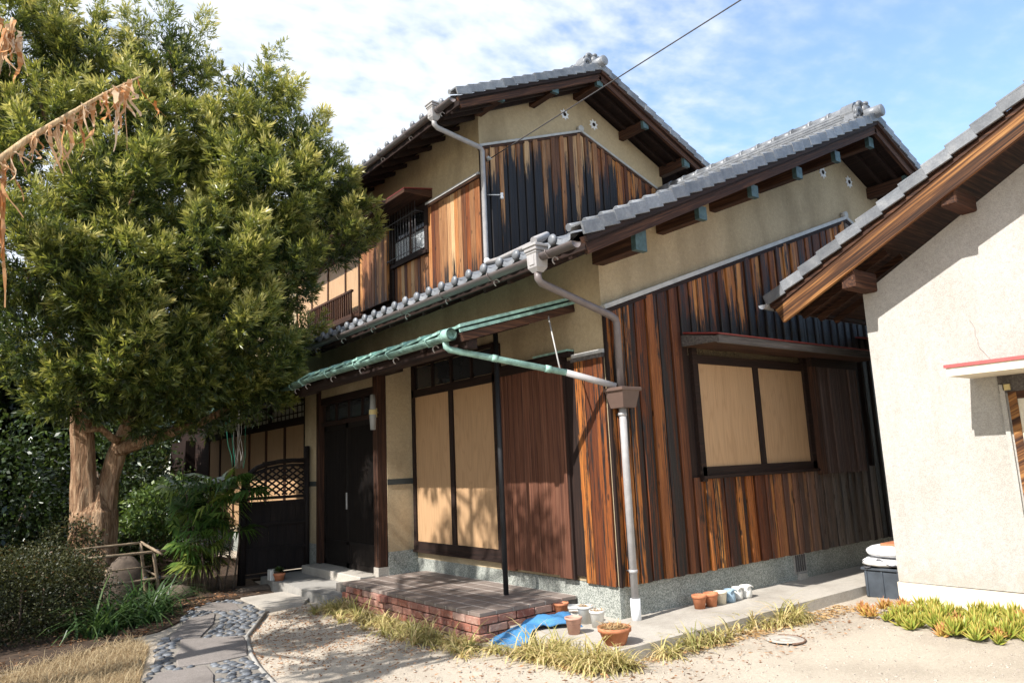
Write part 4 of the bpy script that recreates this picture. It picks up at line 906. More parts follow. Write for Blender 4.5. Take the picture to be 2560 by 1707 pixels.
# ------------------------------------------------------------------ pots
def pot_mb(c, r0, r1, h, rim=.02, th=.008, sq=False, n=22):
    return MB().lathe([(.001, 0), (r0, 0), (r1*.985, h-rim*1.6), (r1*1.0, h-rim*1.55), (r1*1.09, h-rim*1.5), (r1*1.1, h), (r1*1.1-th, h), (r1-th, h-rim*1.5), (r1-th*1.2, h*.55), (.001, h*.55)], c, 4 if sq else n, not sq)
def strips(name, c, r, z, nb, ln, m, parent, up_=.4):
    P = []; T = []
    for _ in range(nb):
        a = random.uniform(0, 6.28); q = r*math.sqrt(random.random()); b0 = np.array([c[0]+q*math.cos(a), c[1]+q*math.sin(a), z+random.uniform(-.01, .012)])
        d = np.array([random.gauss(0, 1), random.gauss(0, 1), random.gauss(0, .3)*up_+up_*.3]); d /= np.linalg.norm(d); s = np.cross(d, [0, 0, 1.]); s /= np.linalg.norm(s)+1e-6
        l = ln*random.uniform(.5, 1.2); w_ = random.uniform(.002, .006)
        P.append([b0-s*w_, b0+s*w_, b0+d*l+s*w_*.4, b0+d*l-s*w_*.4]); T.append(random.random())
    return quads(name, P, m, parent, T)
def pot(x, y, z, r0, r1, h, m, label, fill=None, grp='flower pots set on the concrete apron', **k):
    t = empty('flower_pot', (x, y, z), label, 'flower pot', grp)
    pot_mb((x, y, z), r0, r1, h, **k).build('pot', M[m], t)
    zz = z+h*(.86 if fill else .6)
    MB().lathe([(.001, .004), (r1*.6, .006), (r1*.93, 0)], (x, y, zz), 16).build('soil', M['soil'], t)
    if fill: strips('dry_stalks', (x, y), r1*.9, zz+.015, fill, r1*.55, M['straw'], t)
    return t
Z = .1
pot(-.70, -.62, Z, .085, .125, .135, 'terra', 'wide terracotta bowl heaped with dry leaves at the apron corner', 260, rim=.022)
pot(-.68, -.10, Z, .05, .07, .14, 'terra_p', 'pale pink terracotta pot standing beside the blue mat', rim=.012)
pot(-.36, -.06, Z, .05, .066, .145, 'potwhite', 'white pot with dry stalks beside the bare downpipe sleeve', 90, rim=.016)
pot(-.32, .14, Z, .055, .07, .155, 'potwhite', 'taller grey white pot with dry stalks behind its twin', 90, rim=.016)
pot(-.26, .55, Z, .05, .068, .125, 'terra', 'terracotta pot half hidden behind the blue mat', rim=.016)
t = pot(-.25, .37, Z, .06, .075, .12, 'potwhite', 'square white pot behind the blue mat', rim=.014, sq=True)
pot(.86, -.22, Z, .05, .066, .13, 'terra', 'first terracotta pot of the row along the plinth', rim=.02, grp='row of small pots along the plinth')
pot(1.02, -.235, Z, .05, .066, .13, 'terra', 'second terracotta pot of the row along the plinth', rim=.02, grp='row of small pots along the plinth')
pot(1.165, -.24, Z, .048, .062, .125, 'potcream', 'cream plastic pot in the row along the plinth', rim=.012, grp='row of small pots along the plinth')
def jug(x, y, m, label, s=1.):
    t = empty('cut_jug', (x, y, Z), label, 'jug', 'row of small pots along the plinth')
    MB().lathe([(.001, 0), (.05*s, .0), (.058*s, .02), (.058*s, .075), (.05*s, .10), (.053*s, .125), (.048*s, .125), (.045*s, .1), (.05*s, .06), (.001, .06)], (x, y, Z), 16).build('jug_body', M[m], t)
    MB().tube([(x+.05*s*math.cos(q), y-.05*s, Z+.1+.02*math.sin(q)) for q in np.linspace(0, 3.14, 7)], .007, 6).build('handle', M[m], t)
jug(1.315, -.235, 'potblue', 'blue grey jug in the row along the plinth', 1.02); jug(1.475, -.21, 'potwhite', 'white cut jug beside the blue one'); jug(1.61, -.215, 'potwhite', 'last white cut jug of the row along the plinth', 1.12)
pt = pot(-1.32, 5.32, .125, .055, .075, .10, 'terra', 'small terracotta pot with a green succulent on the concrete step', rim=.018, grp='pots by the dark doors')
t = empty('flower_pot', (-1.36, 5.46, .125), 'tall square white pot behind the small terracotta one', 'flower pot', 'pots by the dark doors'); MB().box(-1.42, -1.30, 5.40, 5.52, .125, .27, .006).build('pot', M['potwhite'], t)
P = []; T = []
for _ in range(120):
    a, e = random.uniform(0, 6.28), random.uniform(.2, 1.4); d = np.array([math.cos(a)*math.cos(e), math.sin(a)*math.cos(e), math.sin(e)]); b0 = np.array([-1.32, 5.34, .22])+d*.04; s = np.cross(d, [0, 0, 1.]); s /= np.linalg.norm(s)
    P.append([b0, b0+d*.03+s*.014, b0+d*.065, b0+d*.03-s*.014]); T.append(random.random())
quads('leaves', P, M['broad'], pt, T)
# blue mat draped over the apron edge
mb = MB(); nu, nv = 44, 14; vs = []; uv = []
FE = [(-1.13, .55, .015), (-.99, .50, .065), (-.84, .45, .14), (-.68, .40, .165), (-.52, .37, .18), (-.38, .33, .15)]
NE = [(-1.18, .08, .012), (-1.05, .16, .03), (-.92, .22, .09), (-.76, .20, .135), (-.6, .12, .14), (-.45, .03, .115)]
def pl3(P, t):
    k = min(int(t*(len(P)-1)), len(P)-2); f = t*(len(P)-1)-k; f = f*f*(3-2*f)*.5+f*.5; return [P[k][i]+(P[k+1][i]-P[k][i])*f for i in range(3)]
for i in range(nu+1):
    for j in range(nv+1):
        u, v = i/nu, j/nv; A_, B_ = pl3(NE, u), pl3(FE, u)
        c = [A_[k]+(B_[k]-A_[k])*v for k in range(3)]
        c[2] += .02*math.sin(math.pi*v)*min(1, u*2.2)+.014*math.sin(u*17+v*5)*min(1, u*3)+.010*math.sin(v*11-u*9)*min(1, u*3)+.006*math.sin(u*37+v*23); c[0] += .02*math.sin(v*6+u*3)+.012*math.sin(v*15); c[1] += .012*math.sin(u*14)
        vs.append((c[0], c[1], max(c[2], .014 if c[0] < -1.1 else .012))); uv.append((u*1.9, v))
fs = [(i*(nv+1)+j, (i+1)*(nv+1)+j, (i+1)*(nv+1)+j+1, i*(nv+1)+j+1) for i in range(nu) for j in range(nv)]
mo = mb.raw(vs, fs, True).build('rubber_mat', M['mat_blue'], label='crumpled blue rubber mat thrown beside the brick step', cat='mat')
ul = mo.data.uv_layers.new(name='UVMap')
for lp in mo.data.loops: ul.data[lp.index].uv = uv[lp.vertex_index]
sm_ = mo.modifiers.new('thick', 'SOLIDIFY'); sm_.thickness = .009; sm_.offset = 1
# manhole lid
ml = empty('manhole_cover', (.64, -1.28, 0), 'round concrete drain lid set in the sand', 'manhole cover')
MB().lathe([(.001, .01), (.045, .01), (.05, .006), (.085, .006), (.09, .01), (.12, .01), (.125, .006), (.156, .007)], (.64, -1.28, .004), 28).build('lid', M['conc'], ml); MB().lathe([(.155, .0), (.157, .012), (.168, .012), (.17, 0)], (.64, -1.28, -50), 28); MB().tube([(.64+.163*math.cos(q), -1.28+.163*math.sin(q), .008) for q in np.linspace(-2.2, .9, 22)], .009, 6).build('rim', plain('rusty_rim', (.16, .095, .065), .9, .3, 40), ml)
# bin and sacks behind the outbuilding corner
bn = empty('plastic_bin', (3.2, -1.0, 0), 'dark grey plastic bin behind the white outbuilding corner', 'bin')
b_ = MB(); b_.box(2.86, 3.5, -1.22, -.83, 0, .285, .012); b_.box(2.84, 3.52, -1.24, -.81, .285, .315, .006)
b_.build('body', M['greybox'], bn)
for k in range(3): MB().box(2.848, 2.861, -.87-k*.17, -.85-k*.17, .02, .28).build('rib', M['greybox'], bn)
def sack(z, h, x0, x1, y0, y1, label, drape=0):
    vs = []; nu, nv = 26, 14; c = ((x0+x1)/2, (y0+y1)/2, z+h/2); sp_ = lambda q, e: math.copysign(abs(q)**e, q)
    for i in range(nv+1):
        t = -math.pi/2+math.pi*i/nv
        for k in range(nu):
            a = 2*math.pi*k/nu; wob = 1+.03*math.sin(a*5+z*40)+.03*math.sin(a*9+t*3)
            vs.append((c[0]+(x1-x0)/2*sp_(math.cos(t), .55)*sp_(math.cos(a), .6)*wob, c[1]+(y1-y0)/2*sp_(math.cos(t), .55)*sp_(math.sin(a), .6)*wob, c[2]+h/2*sp_(math.sin(t), .8)*(1+.10*math.sin(a*4+1)*math.cos(t))))
    fs = [(i*nu+k, i*nu+(k+1) % nu, (i+1)*nu+(k+1) % nu, (i+1)*nu+k) for i in range(nv) for k in range(nu)]
    return MB().raw(vs, fs, True).build('sack', M['bag'], label=label, cat='sack', group='white sacks piled on the grey bin')
s1 = sack(.318, .095, 2.80, 3.5, -1.25, -.78, 'lower white sack with a grey fold lying on the bin', .05)
MB().tube([(2.83, y, .345+.03*math.sin(y*23)+.03*(y < -1.0)) for y in np.linspace(-.86, -1.2, 12)], .008, 5).build('print', M['ink'], s1); MB().tube([(2.835, -.87+.022*math.cos(q), .375+.014*math.sin(q)) for q in np.linspace(0, 6.28, 10)], .004, 4).build('print', M['ink'], s1)
s2 = sack(.41, .13, 2.84, 3.45, -1.28, -.84, 'upper white sack on top of the pile')
MB().tube([(2.85, y, .43) for y in np.linspace(-.9, -1.24, 8)], .004, 4).build('print', M['ink'], s2)
for yy in (-1.0, -1.1, -1.14, -1.18): MB().box(2.868, 2.874, yy-.012, yy+.012, .462, .478).build('print', M['ink'], s2)
MB().box(2.95, 3.3, -1.22, -1.0, .53, .56, .006).build('clay_tile', M['terra'], label='reddish clay tile lying on the white sacks', cat='tile')
# ------------------------------------------------------------------ wing fence of the entrance
WF = empty('wing_fence', (-1.1, 6.1, 0), 'dark bark wing fence with arched lattice top beside the entrance', 'fence'); yf = 6.1
MB().tube([(-.62, yf, 0.0), (-.62, yf, 2.0)], .045, 10).build('post', M['fence'], WF); MB().tube([(-1.60, yf, 0), (-1.57, yf, 1.62)], [.06, .05], 10).build('post', M['fence'], WF)
arch = [(-.66, 1.78), (-.85, 1.785), (-1.05, 1.775), (-1.25, 1.74), (-1.40, 1.69), (-1.50, 1.61), (-1.56, 1.50)]
for d_, r_ in ((0, .035), (-.07, .02)): MB().tube([(x, yf, z+d_) for x, z in arch], r_, 8).build('arch_rail', M['fence'], WF)
MB().beam((-.64, yf-.005, 1.815), (-1.30, yf-.005, 1.765), .10, .018).build('cap_board', M['fence'], WF)
def atop(x): return float(np.interp(-x, [.66, .85, 1.05, 1.25, 1.40, 1.50, 1.56], [1.78, 1.785, 1.775, 1.74, 1.69, 1.61, 1.5]))-.06
for s in (1, -1):
    for c in np.arange(-3.2, 4.0, .15):
        seg = []
        for x in np.linspace(-.66, -1.55, 24):
            z = 1.45+s*(x+1.1)*.72+c*.62-.3
            if 1.26 < z < atop(x): seg.append((x, z))
        if len(seg) > 1: MB().beam((seg[0][0], yf+.012*s, seg[0][1]), (seg[-1][0], yf+.012*s, seg[-1][1]), .008, .027).build('lattice_strip', M['fence'], WF)
for z in (1.24, 1.17, .86, .50, .13): MB().beam((-.64, yf-.02, z), (-1.58, yf-.02, z), .03, .045).build('rail', M['fence'], WF)
for (z0, z1) in ((.15, .5), (.5, .86), (.86, 1.18)):
    x = -.66
    while x > -1.56: wd = random.uniform(.11, .16); MB().box(max(x-wd+.004, -1.57), x, yf+random.uniform(-.004, .004), yf+.015, z0+.012, z1-.008).build('bark_panel', M['fence'], WF); x -= wd
# ------------------------------------------------------------------ bamboo rail and stones
BF = empty('bamboo_rail', (-3.1, 5.2, 0), 'low weathered bamboo rail lashed around the standing stone', 'fence')
for p0, p1, r_ in (((-2.84, 5.3, 0), (-2.95, 5.3, .70), .02), ((-2.985, 5.35, 0), (-3.09, 5.35, .80), .019), ((-3.64, 4.3, 0), (-3.62, 4.3, .62), .014),
                   ((-3.75, 5.0, .70), (-2.80, 5.35, .675), .016), ((-3.85, 5.15, .80), (-3.05, 5.37, .80), .014), ((-3.09, 5.37, .81), (-2.86, 5.2, .64), .016),
                   ((-3.7, 5.0, .36), (-2.66, 5.4, .345), .016), ((-3.6, 5.05, .52), (-2.95, 5.37, .50), .009), ((-3.05, 5.35, .48), (-2.88, 5.3, .37), .011), ((-3.66, 4.3, .22), (-3.2, 4.5, .25), .012), ((-3.5, 5.1, .18), (-2.9, 5.35, .2), .009)):
    p0, p1 = Vector(p0), Vector(p1); MB().tube([p0.lerp(p1, t) for t in (0, .25, .26, .5, .51, .75, .76, 1)], [r_, r_, r_*1.15, r_, r_*1.15, r_, r_*1.15, r_*.95], 8).build('bamboo_pole', M['bamboo'], BF)
for c in ((-2.90, 5.31, .68), (-2.87, 5.31, .355), (-3.02, 5.35, .36)): MB().ell(c, (.03, .03, .03), 8, 6).build('lashing', M['iron'], BF)
def rock(name, c, r, label, jit=.16):
    m_ = MB().ell(c, r, 14, 9, True, jit); m_.v = [(x, y, max(z, 0)) for x, y, z in m_.v]; return m_.build(name, M['stone'], label=label, cat='stone')
rs = MB().ell((-3.18, 5.75, .20), (.28, .17, .42), 14, 10, True, .12); rs.v = [(x, y, max(z, 0)) for x, y, z in rs.v]; rs.build('standing_stone', M['stone'], label='brown standing stone behind the bamboo rail', cat='stone')
rock('garden_rock', (-2.55, 5.75, .05), (.22, .2, .13), 'low dark rock beside the bamboo rail')
rock('garden_rock', (-1.55, 5.55, .0), (.35, .18, .07), 'flat grey stepping rock by the fence foot')
# ------------------------------------------------------------------ strings hung for climbers
SN = empty('trellis_strings', (-1.5, 6.9, 1.8), 'white and green strings hanging from the tree for climbing plants', 'strings')
gs = plain('green_twine', (.05, .30, .20), .7, .1); wsn = plain('white_twine', (.45, .42, .38), .8, .1)
for k in range(9):
    x0 = -1.70+k*.05+random.uniform(-.02, .02); x1 = -1.58+random.uniform(-.06, .26)
    pts_ = [(x0+(x1-x0)*t+random.uniform(-.012, .012), 6.9+random.uniform(-.05, .05), 2.85-1.15*t) for t in np.linspace(0, 1, 7)]
    MB().tube(pts_, .0045, 4).build('string', gs if k in (0, 1, 8) else wsn, SN)
# ------------------------------------------------------------------ plants: helpers
def nrm(a): return a/(np.linalg.norm(a, axis=-1, keepdims=True)+1e-9)
def leaf_quads(base, d, ln, wd, droop=0.):
    s = nrm(np.cross(d, nrm(rng.normal(size=d.shape)))); ln = ln[:, None]; wd = wd[:, None]
    tip = base+d*ln; tip[:, 2] -= droop*ln[:, 0]
    mid = base+d*ln*.45
    return np.stack([base, mid+s*wd, tip, mid-s*wd], 1)
def sprays(cen, rad, nsh, shell=(.62, 1.03), nl=18, ll=.105, lw=.0085, slen=.19, upb=.45, zmin=None):
    """shoots over ellipsoid lobes; every shoot carries nl linear leaves"""
    n = nsh; u = nrm(rng.normal(size=(n, 3))); rr = rng.uniform(shell[0]**2, shell[1]**2, size=(n, 1))**.5
    p = np.array(cen)+u*rr*np.array(rad); d = nrm(nrm(u/np.array(rad))*1.+np.array([0, 0, upb])+rng.normal(size=(n, 3))*.35)
    t = rng.uniform(0, 1, size=(n, nl)); base = p[:, None]+d[:, None]*t[..., None]*slen
    ra = nrm(np.cross(d[:, None].repeat(nl, 1), rng.normal(size=(n, nl, 3))))
    ld = nrm(ra*(1.05-.55*t[..., None])+d[:, None]*(.45+.75*t[..., None]))
    b = base.reshape(-1, 3); ld = ld.reshape(-1, 3); m = len(b)
    q = leaf_quads(b, ld, ll*rng.uniform(.7, 1.15, m), np.full(m, lw)*rng.uniform(.8, 1.2, m))
    young_lit = rng.uniform(0, 1, size=(n, 1))**1.6
    tint = (.02+.26*t+.80*young_lit*(.35+.65*t)*np.clip((rr-.55)*2.4, .1, 1.)+rng.normal(size=(n, nl))*.06).reshape(-1)  # outer shoots paler as new growth, inner crown shade put into the tint
    return q, np.clip(tint, 0, 1)
def blades(cs, ln, wd, lean=.9, seg=3, var=.35):
    """curved grass blades from base points cs -> quads list + tint"""
    n = len(cs); a = rng.uniform(0, 2*np.pi, n); dirh = np.stack([np.cos(a), np.sin(a), np.zeros(n)], 1); l = ln*rng.uniform(1-var, 1+var, n)
    le = lean*rng.uniform(.35, 1.25, n); side = np.stack([-np.sin(a), np.cos(a), np.zeros(n)], 1)
    Q = []; T = []; tb = rng.uniform(0, 1, n); th0 = rng.uniform(.05, .75, n)*min(1., lean*.7); kk = np.maximum(le*1.5, 1e-3)
    def pt(t):
        th = np.minimum(th0+kk*t, 2.75); h = (np.sin(th)-np.sin(th0))/kk; r = (np.cos(th0)-np.cos(th))/kk
        return cs+dirh*(r*l)[:, None]+np.stack([np.zeros(n), np.zeros(n), h*l], 1)
    for k in range(seg):
        t0, t1 = k/seg, (k+1)/seg; w0, w1 = wd*(1-t0**2*.9), wd*(1-t1**2*.95); p0, p1 = pt(t0), pt(t1)
        p0[:, 2] = np.maximum(p0[:, 2], .008); p1[:, 2] = np.maximum(p1[:, 2], .008)
        Q.append(np.stack([p0-side*w0, p0+side*w0, p1+side*w1, p1-side*w1], 1)); T.append(np.clip(tb*.75+.25*t1, 0, 1))
    return np.concatenate(Q), np.concatenate(T)
def broad(cen, rad, n, ll, lw, shell=(.55, 1.03), zmin=.02, droop=.15):
    u = nrm(rng.normal(size=(n, 3))); rr = rng.uniform(shell[0]**2, shell[1]**2, (n, 1))**.5
    rad = np.array(rad); ph = 1+.13*np.sin(u[:, :1]*7+cen[0]*3)*np.cos(u[:, 1:2]*6+u[:, 2:]*5)
    p = np.array(cen)+u*rr*rad*ph; ok = p[:, 2] > zmin; p, u, rr = p[ok], u[ok], rr[ok]; m = len(p)
    d = nrm(u*.8+rng.normal(size=(m, 3))*.75+np.array([0, 0, .25]))
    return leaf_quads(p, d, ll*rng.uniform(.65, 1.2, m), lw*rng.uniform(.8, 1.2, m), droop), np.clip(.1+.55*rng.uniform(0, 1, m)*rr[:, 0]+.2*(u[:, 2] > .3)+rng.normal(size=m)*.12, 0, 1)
# ------------------------------------------------------------------ the big podocarpus
TR = empty('podocarpus_tree', (-3.5, 6.4, 0), 'large yew pine with a pale forked trunk and dense needle crown', 'tree')
def trunk(pts_, rs, n=22, fl=.12):
    pts_ = [Vector(p) for p in pts_]; m_ = MB(); P = []; Rr = []
    N = 26
    for i in range(N+1):
        t = i/N*(len(pts_)-1); k = min(int(t), len(pts_)-2); f = t-k; f2 = f*f*(3-2*f)
        P.append(pts_[k].lerp(pts_[k+1], f2)); Rr.append(rs[k]+(rs[k+1]-rs[k])*f)
    vs = []
    for i, (p, r_) in enumerate(zip(P, Rr)):
        for k in range(n):
            a = 2*math.pi*k/n; q = r_*(1+fl*math.sin(a*5+i*.12)+fl*.6*math.sin(a*9-i*.2)+random.uniform(-.03, .03)); vs.append((p.x+q*math.cos(a), p.y+q*math.sin(a), p.z))
    m_.raw(vs, [(i*n+k, i*n+(k+1) % n, (i+1)*n+(k+1) % n, (i+1)*n+k) for i in range(N) for k in range(n)], True); return m_
tk = trunk([(-3.46, 6.4, -.1), (-3.48, 6.4, .7), (-3.48, 6.4, 1.2), (-3.48, 6.4, 1.55)], [.38, .29, .26, .08]); tk.v += []
t2 = trunk([(-3.55, 6.4, 1.1), (-3.62, 6.4, 1.6), (-3.68, 6.38, 2.3), (-3.72, 6.3, 3.4), (-3.7, 6.2, 5.2), (-3.2, 6.1, 7.2)], [.2, .15, .135, .12, .09, .03])
t3 = trunk([(-3.40, 6.42, 1.1), (-3.34, 6.4, 1.55), (-3.25, 6.35, 1.95), (-3.1, 6.2, 2.4), (-2.6, 5.9, 3.6), (-2.0, 5.6, 5.5), (-1.7, 5.6, 7.0)], [.19, .13, .12, .115, .10, .07, .02])
for x_ in (t2, t3): tk.raw(x_.v, x_.f, True)
tk.build('trunk', M['bark'], TR)
for p, r_ in (([(-3.25, 6.3, 2.0), (-2.95, 6.0, 2.12), (-2.4, 5.6, 2.3), (-1.6, 5.4, 2.75), (-1.1, 5.2, 3.3)], [.10, .08, .055, .035, .015]), ([(-3.22, 6.25, 2.12), (-3.36, 6.05, 2.16), (-3.5, 6.0, 2.28), (-3.7, 5.9, 2.26), (-3.8, 5.8, 2.35)], [.06, .05, .045, .04, .03]),
              ([(-3.7, 6.3, 3.0), (-4.1, 5.8, 3.5), (-4.5, 5.4, 4.2)], [.07, .05, .02]), ([(-2.4, 5.8, 4.2), (-1.6, 5.4, 4.6), (-.8, 5.2, 5.3)], [.07, .05, .02]), ([(-3.7, 6.2, 4.2), (-3.5, 5.4, 4.6), (-3.4, 5.0, 5.3)], [.06, .04, .015]),
              ([(-2.1, 5.6, 5.2), (-1.3, 5.4, 6.0), (-.9, 5.2, 6.4)], [.05, .03, .012]), ([(-3.7, 6.2, 5.0), (-4.2, 6.2, 6.2), (-4.6, 6.4, 7.4)], [.06, .04, .015]), ([(-2.3, 5.8, 4.8), (-2.6, 6., 6.4), (-2.85, 6., 8.0)], [.06, .04, .015]), ([(-3.2, 6.2, 2.6), (-3.0, 5.4, 3.0), (-2.4, 4.9, 3.4)], [.06, .04, .015])):
    MB().tube(p, r_, 9, jit=.12).build('limb', M['bark'], TR)
LOB = [(-4.59, 6.5, 7.43, 0.92, 1.05), (-3.87, 6.2, 7.31, 0.75, 0.85), (-2.88, 6.0, 7.66, 0.55, 0.85), (-2.6, 6.0, 6.54, 0.72, 1.11), (-1.64, 5.6, 7.12, 0.42, 0.85), (-1.22, 5.4, 6.42, 0.6, 0.88), (-0.80, 5.2, 5.95, 0.5, 0.78), (-1.75, 5.0, 5.48, 0.82, 0.82), (-0.42, 5.2, 5.66, 0.36, 0.34), (-0.48, 5.2, 5.02, 0.42, 0.36), (-4.26, 5.8, 5.75, 0.81, 0.87), (-3.53, 5.0, 5.08, 0.67, 0.79), (-4.42, 5.2, 4.26, 0.8, 0.69), (-3.67, 4.8, 3.93, 0.75, 0.59), (-2.5, 4.8, 4.3, 0.87, 0.7), (-1.45, 5.0, 4.38, 0.6, 0.7), (-4.26, 5.4, 3.33, 0.8, 0.64), (-3.36, 5.0, 3.11, 0.88, 0.6), (-2.22, 4.9, 3.33, 0.88, 0.7), (-1.5, 5.2, 3.44, 0.5, 0.6), (-2.35, 5.6, 2.42, .55, .30), (-1.75, 5.3, 2.62, .45, .28), (-2.95, 5.7, 2.38, .4, .25), (-2.79, 5.2, 2.75, 0.86, 0.38), (-3.84, 5.5, 2.64, 0.77, 0.33), (-1.85, 5.4, 2.82, 0.6, 0.3), (-3.4, 5.6, 6.3, .6, .7), (-5.3, 6.6, 6.6, .9, 1.1), (-3.0, 5.6, 5.6, .7, .8), (-2.2, 5.5, 4.6, .8, .8), (-3.6, 5.7, 4.4, .8, .8), (-1.6, 5.4, 5.0, .6, .6), (-2.0, 5.5, 6.2, .6, .7), (-2.9, 5.5, 3.6, .9, .6)]
def plume(base, ax, ln, rp, k, bright):
    """one upright shoot cluster: k shoots round an axis, each with whorled leaves"""
    nl = 15; sft = rng.uniform(0, 1, k); rad = nrm(np.cross(np.tile(ax, (k, 1)), rng.normal(size=(k, 3))))
    p = base+ax*(sft*ln)[:, None]+rad*(rp*(1-.78*sft)*rng.uniform(.2, 1, k))[:, None]; d = nrm(ax*(.55+.5*sft[:, None])+rad*.75+rng.normal(size=(k, 3))*.2)
    t = rng.uniform(0, 1, (k, nl)); b_ = p[:, None]+d[:, None]*t[..., None]*.15; ra = nrm(np.cross(np.repeat(d[:, None], nl, 1), rng.normal(size=(k, nl, 3))))
    ld = nrm(ra*(1.0-.55*t[..., None])+d[:, None]*(.5+.7*t[..., None])).reshape(-1, 3); b_ = b_.reshape(-1, 3); m = len(b_); sz = rng.uniform(.8, 1.25)
    q = leaf_quads(b_, ld, .10*sz*rng.uniform(.6, 1.2, m), .0085*sz*rng.uniform(.75, 1.2, m))
    tn = (.12+.26*t+bright*(.15+.85*sft[:, None])*(.35+.65*t)*rng.uniform(.4, 1.1, (k, 1))).reshape(-1)+rng.normal(size=m)*.05  # paler tips: new growth, with crown highlights put into the tint
    return q, np.clip(tn, 0, 1)
Q = []; T = []
for (x, y, z, rx, rz) in LOB:
    rx *= .86; rz *= .88; ar = rx*rx*2+rx*rz*2
    q, t = sprays((x, y, z), (rx*.82, rx*.72, rz*.82), int(190*ar), (.5, 1.)); Q.append(q); T.append(t*.5)  # inner sprays tinted darker, painting the crown's inner shade
    for _ in range(int(15*ar)+4):
        u = nrm(np.array([random.gauss(0, 1), random.gauss(0, 1), random.gauss(.15, 1)])); base = np.array([x, y, z])+u*np.array([rx, rx*.88, rz])*random.uniform(.72, 1.0)
        ax = nrm(u*np.array([1, 1, .5])*random.uniform(.4, .9)+np.array([0, 0, random.uniform(.45, 1.0)]))
        q, t = plume(base, ax, random.uniform(.25, .6)*(1.5 if z > 6.2 and u[2] > .5 else 1.), random.uniform(.09, .17), random.randint(18, 34), random.uniform(.35, 1.)*(.85 if u[2] > -.3 else .35)); Q.append(q); T.append(t)  # downward plumes tinted darker, underside shade put into the leaf colour
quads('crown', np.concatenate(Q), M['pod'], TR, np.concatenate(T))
# ------------------------------------------------------------------ shrubs and background trees
def shrub(name, label, cat, lobes, n, ll, lw, m, stems=None, grp=None, shell=(.55, 1.03)):
    c0 = lobes[0]; t = empty(name, (c0[0], c0[1], 0), label, cat, grp); Q = []; T = []
    for (x, y, z, rx, ry, rz) in lobes:
        q, tt = broad((x, y, z), (rx, ry, rz), int(n*(rx*ry+rx*rz+ry*rz)), ll, lw, shell); Q.append(q); T.append(tt)
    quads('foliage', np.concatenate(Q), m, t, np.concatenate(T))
    for p, r_ in (stems or []): MB().tube(p, r_, 7, jit=.15).build('stem', M['twig'], t)
    return t
shrub('azalea_hedge', 'clipped azalea hedge in the shade at the left edge', 'hedge', [(-4.55, 4.25, .42, .75, .65, .50), (-3.98, 4.5, .38, .48, .5, .46), (-5.3, 4.2, .5, .8, .8, .6), (-4.3, 4.9, .5, .7, .6, .45)], 9000, .034, .009, M['hedge'], [([(-4.4+k*.17, 4.3, 0), (-4.4+k*.2, 4.3, .5)], .012) for k in range(-3, 4)])
shrub('broadleaf_shrub', 'glossy leaved shrub between the big trunk and the palm', 'shrub', [(-2.62, 6.9, 1.1, .42, .4, .42), (-2.35, 7.0, 1.35, .32, .3, .28), (-2.85, 6.9, .75, .45, .4, .4)], 2300, .085, .022, M['aucuba'], [([(-2.6, 6.9, 0), (-2.6, 6.9, 1.0)], .02)])
shrub('low_shrub', 'dull low shrub at the foot of the big trunk', 'shrub', [(-3.1, 6.9, .55, .45, .35, .45), (-2.7, 6.6, .42, .5, .3, .40), (-3.8, 6.0, .8, .4, .3, .35)], 4200, .045, .011, M['hedge'], [([(-3., 6.9, 0), (-3., 6.9, .5)], .015)])
bgd = 'dark evergreen shrubs behind the big tree'
for (nm, lb, x, y, z, rx, rz) in (('evergreen_shrub', 'dark evergreen shrub left of the forked trunk', -4.6, 7.6, 1.5, 1.0, 1.1), ('evergreen_shrub', 'broad dark shrub at the far left edge behind the hedge', -5.6, 6.4, 1.4, .9, 1.2), ('evergreen_shrub', 'loose dark shrub beyond the trunk fork', -2.9, 9.4, 1.4, 1.1, 1.3), ('evergreen_shrub', 'dark shrub at the far end of the wing wall', -1.7, 12.5, 1.2, 1.0, 1.2)):
    shrub(nm, lb, 'shrub', [(x, y, z, rx, rx*.8, rz), (x+.4, y+.5, z*.6, rx*.7, rx*.7, rz*.7)], 1100, .10, .026, M['broad'], [([(x, y, 0), (x+.1, y, z*.6), (x-.2, y+.2, z+rz*.5)], [.05, .04, .01]), ([(x, y, .1), (x+.5, y, z)], [.03, .01])], bgd)
for (lb, x, y, h, r_) in (('tall dark evergreen behind the crown, far left', -6.6, 12.5, 5.5, 2.2), ('dark evergreen filling the gap behind the trunk', -4.2, 13.5, 4.2, 2.0), ('dark evergreen beyond the end of the wing', -2.2, 18.5, 4.5, 2.2), ('dense evergreen far behind the hedge', -8.6, 9.0, 5.0, 2.0)):
    t = empty('evergreen_tree', (x, y, 0), lb, 'tree', 'evergreen trees at the back of the garden'); MB().tube([(x, y, -.1), (x+.1, y, h*.4), (x, y+.1, h*.8)], [.16, .12, .04], 9, jit=.15).build('trunk', M['bark'], t)
    Q = []; T = []
    for k in range(9):
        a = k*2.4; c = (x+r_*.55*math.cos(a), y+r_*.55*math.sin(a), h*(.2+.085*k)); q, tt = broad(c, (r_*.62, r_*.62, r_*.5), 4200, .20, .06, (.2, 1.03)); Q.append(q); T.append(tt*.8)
    quads('crown', np.concatenate(Q), M['broad'], t, np.concatenate(T))
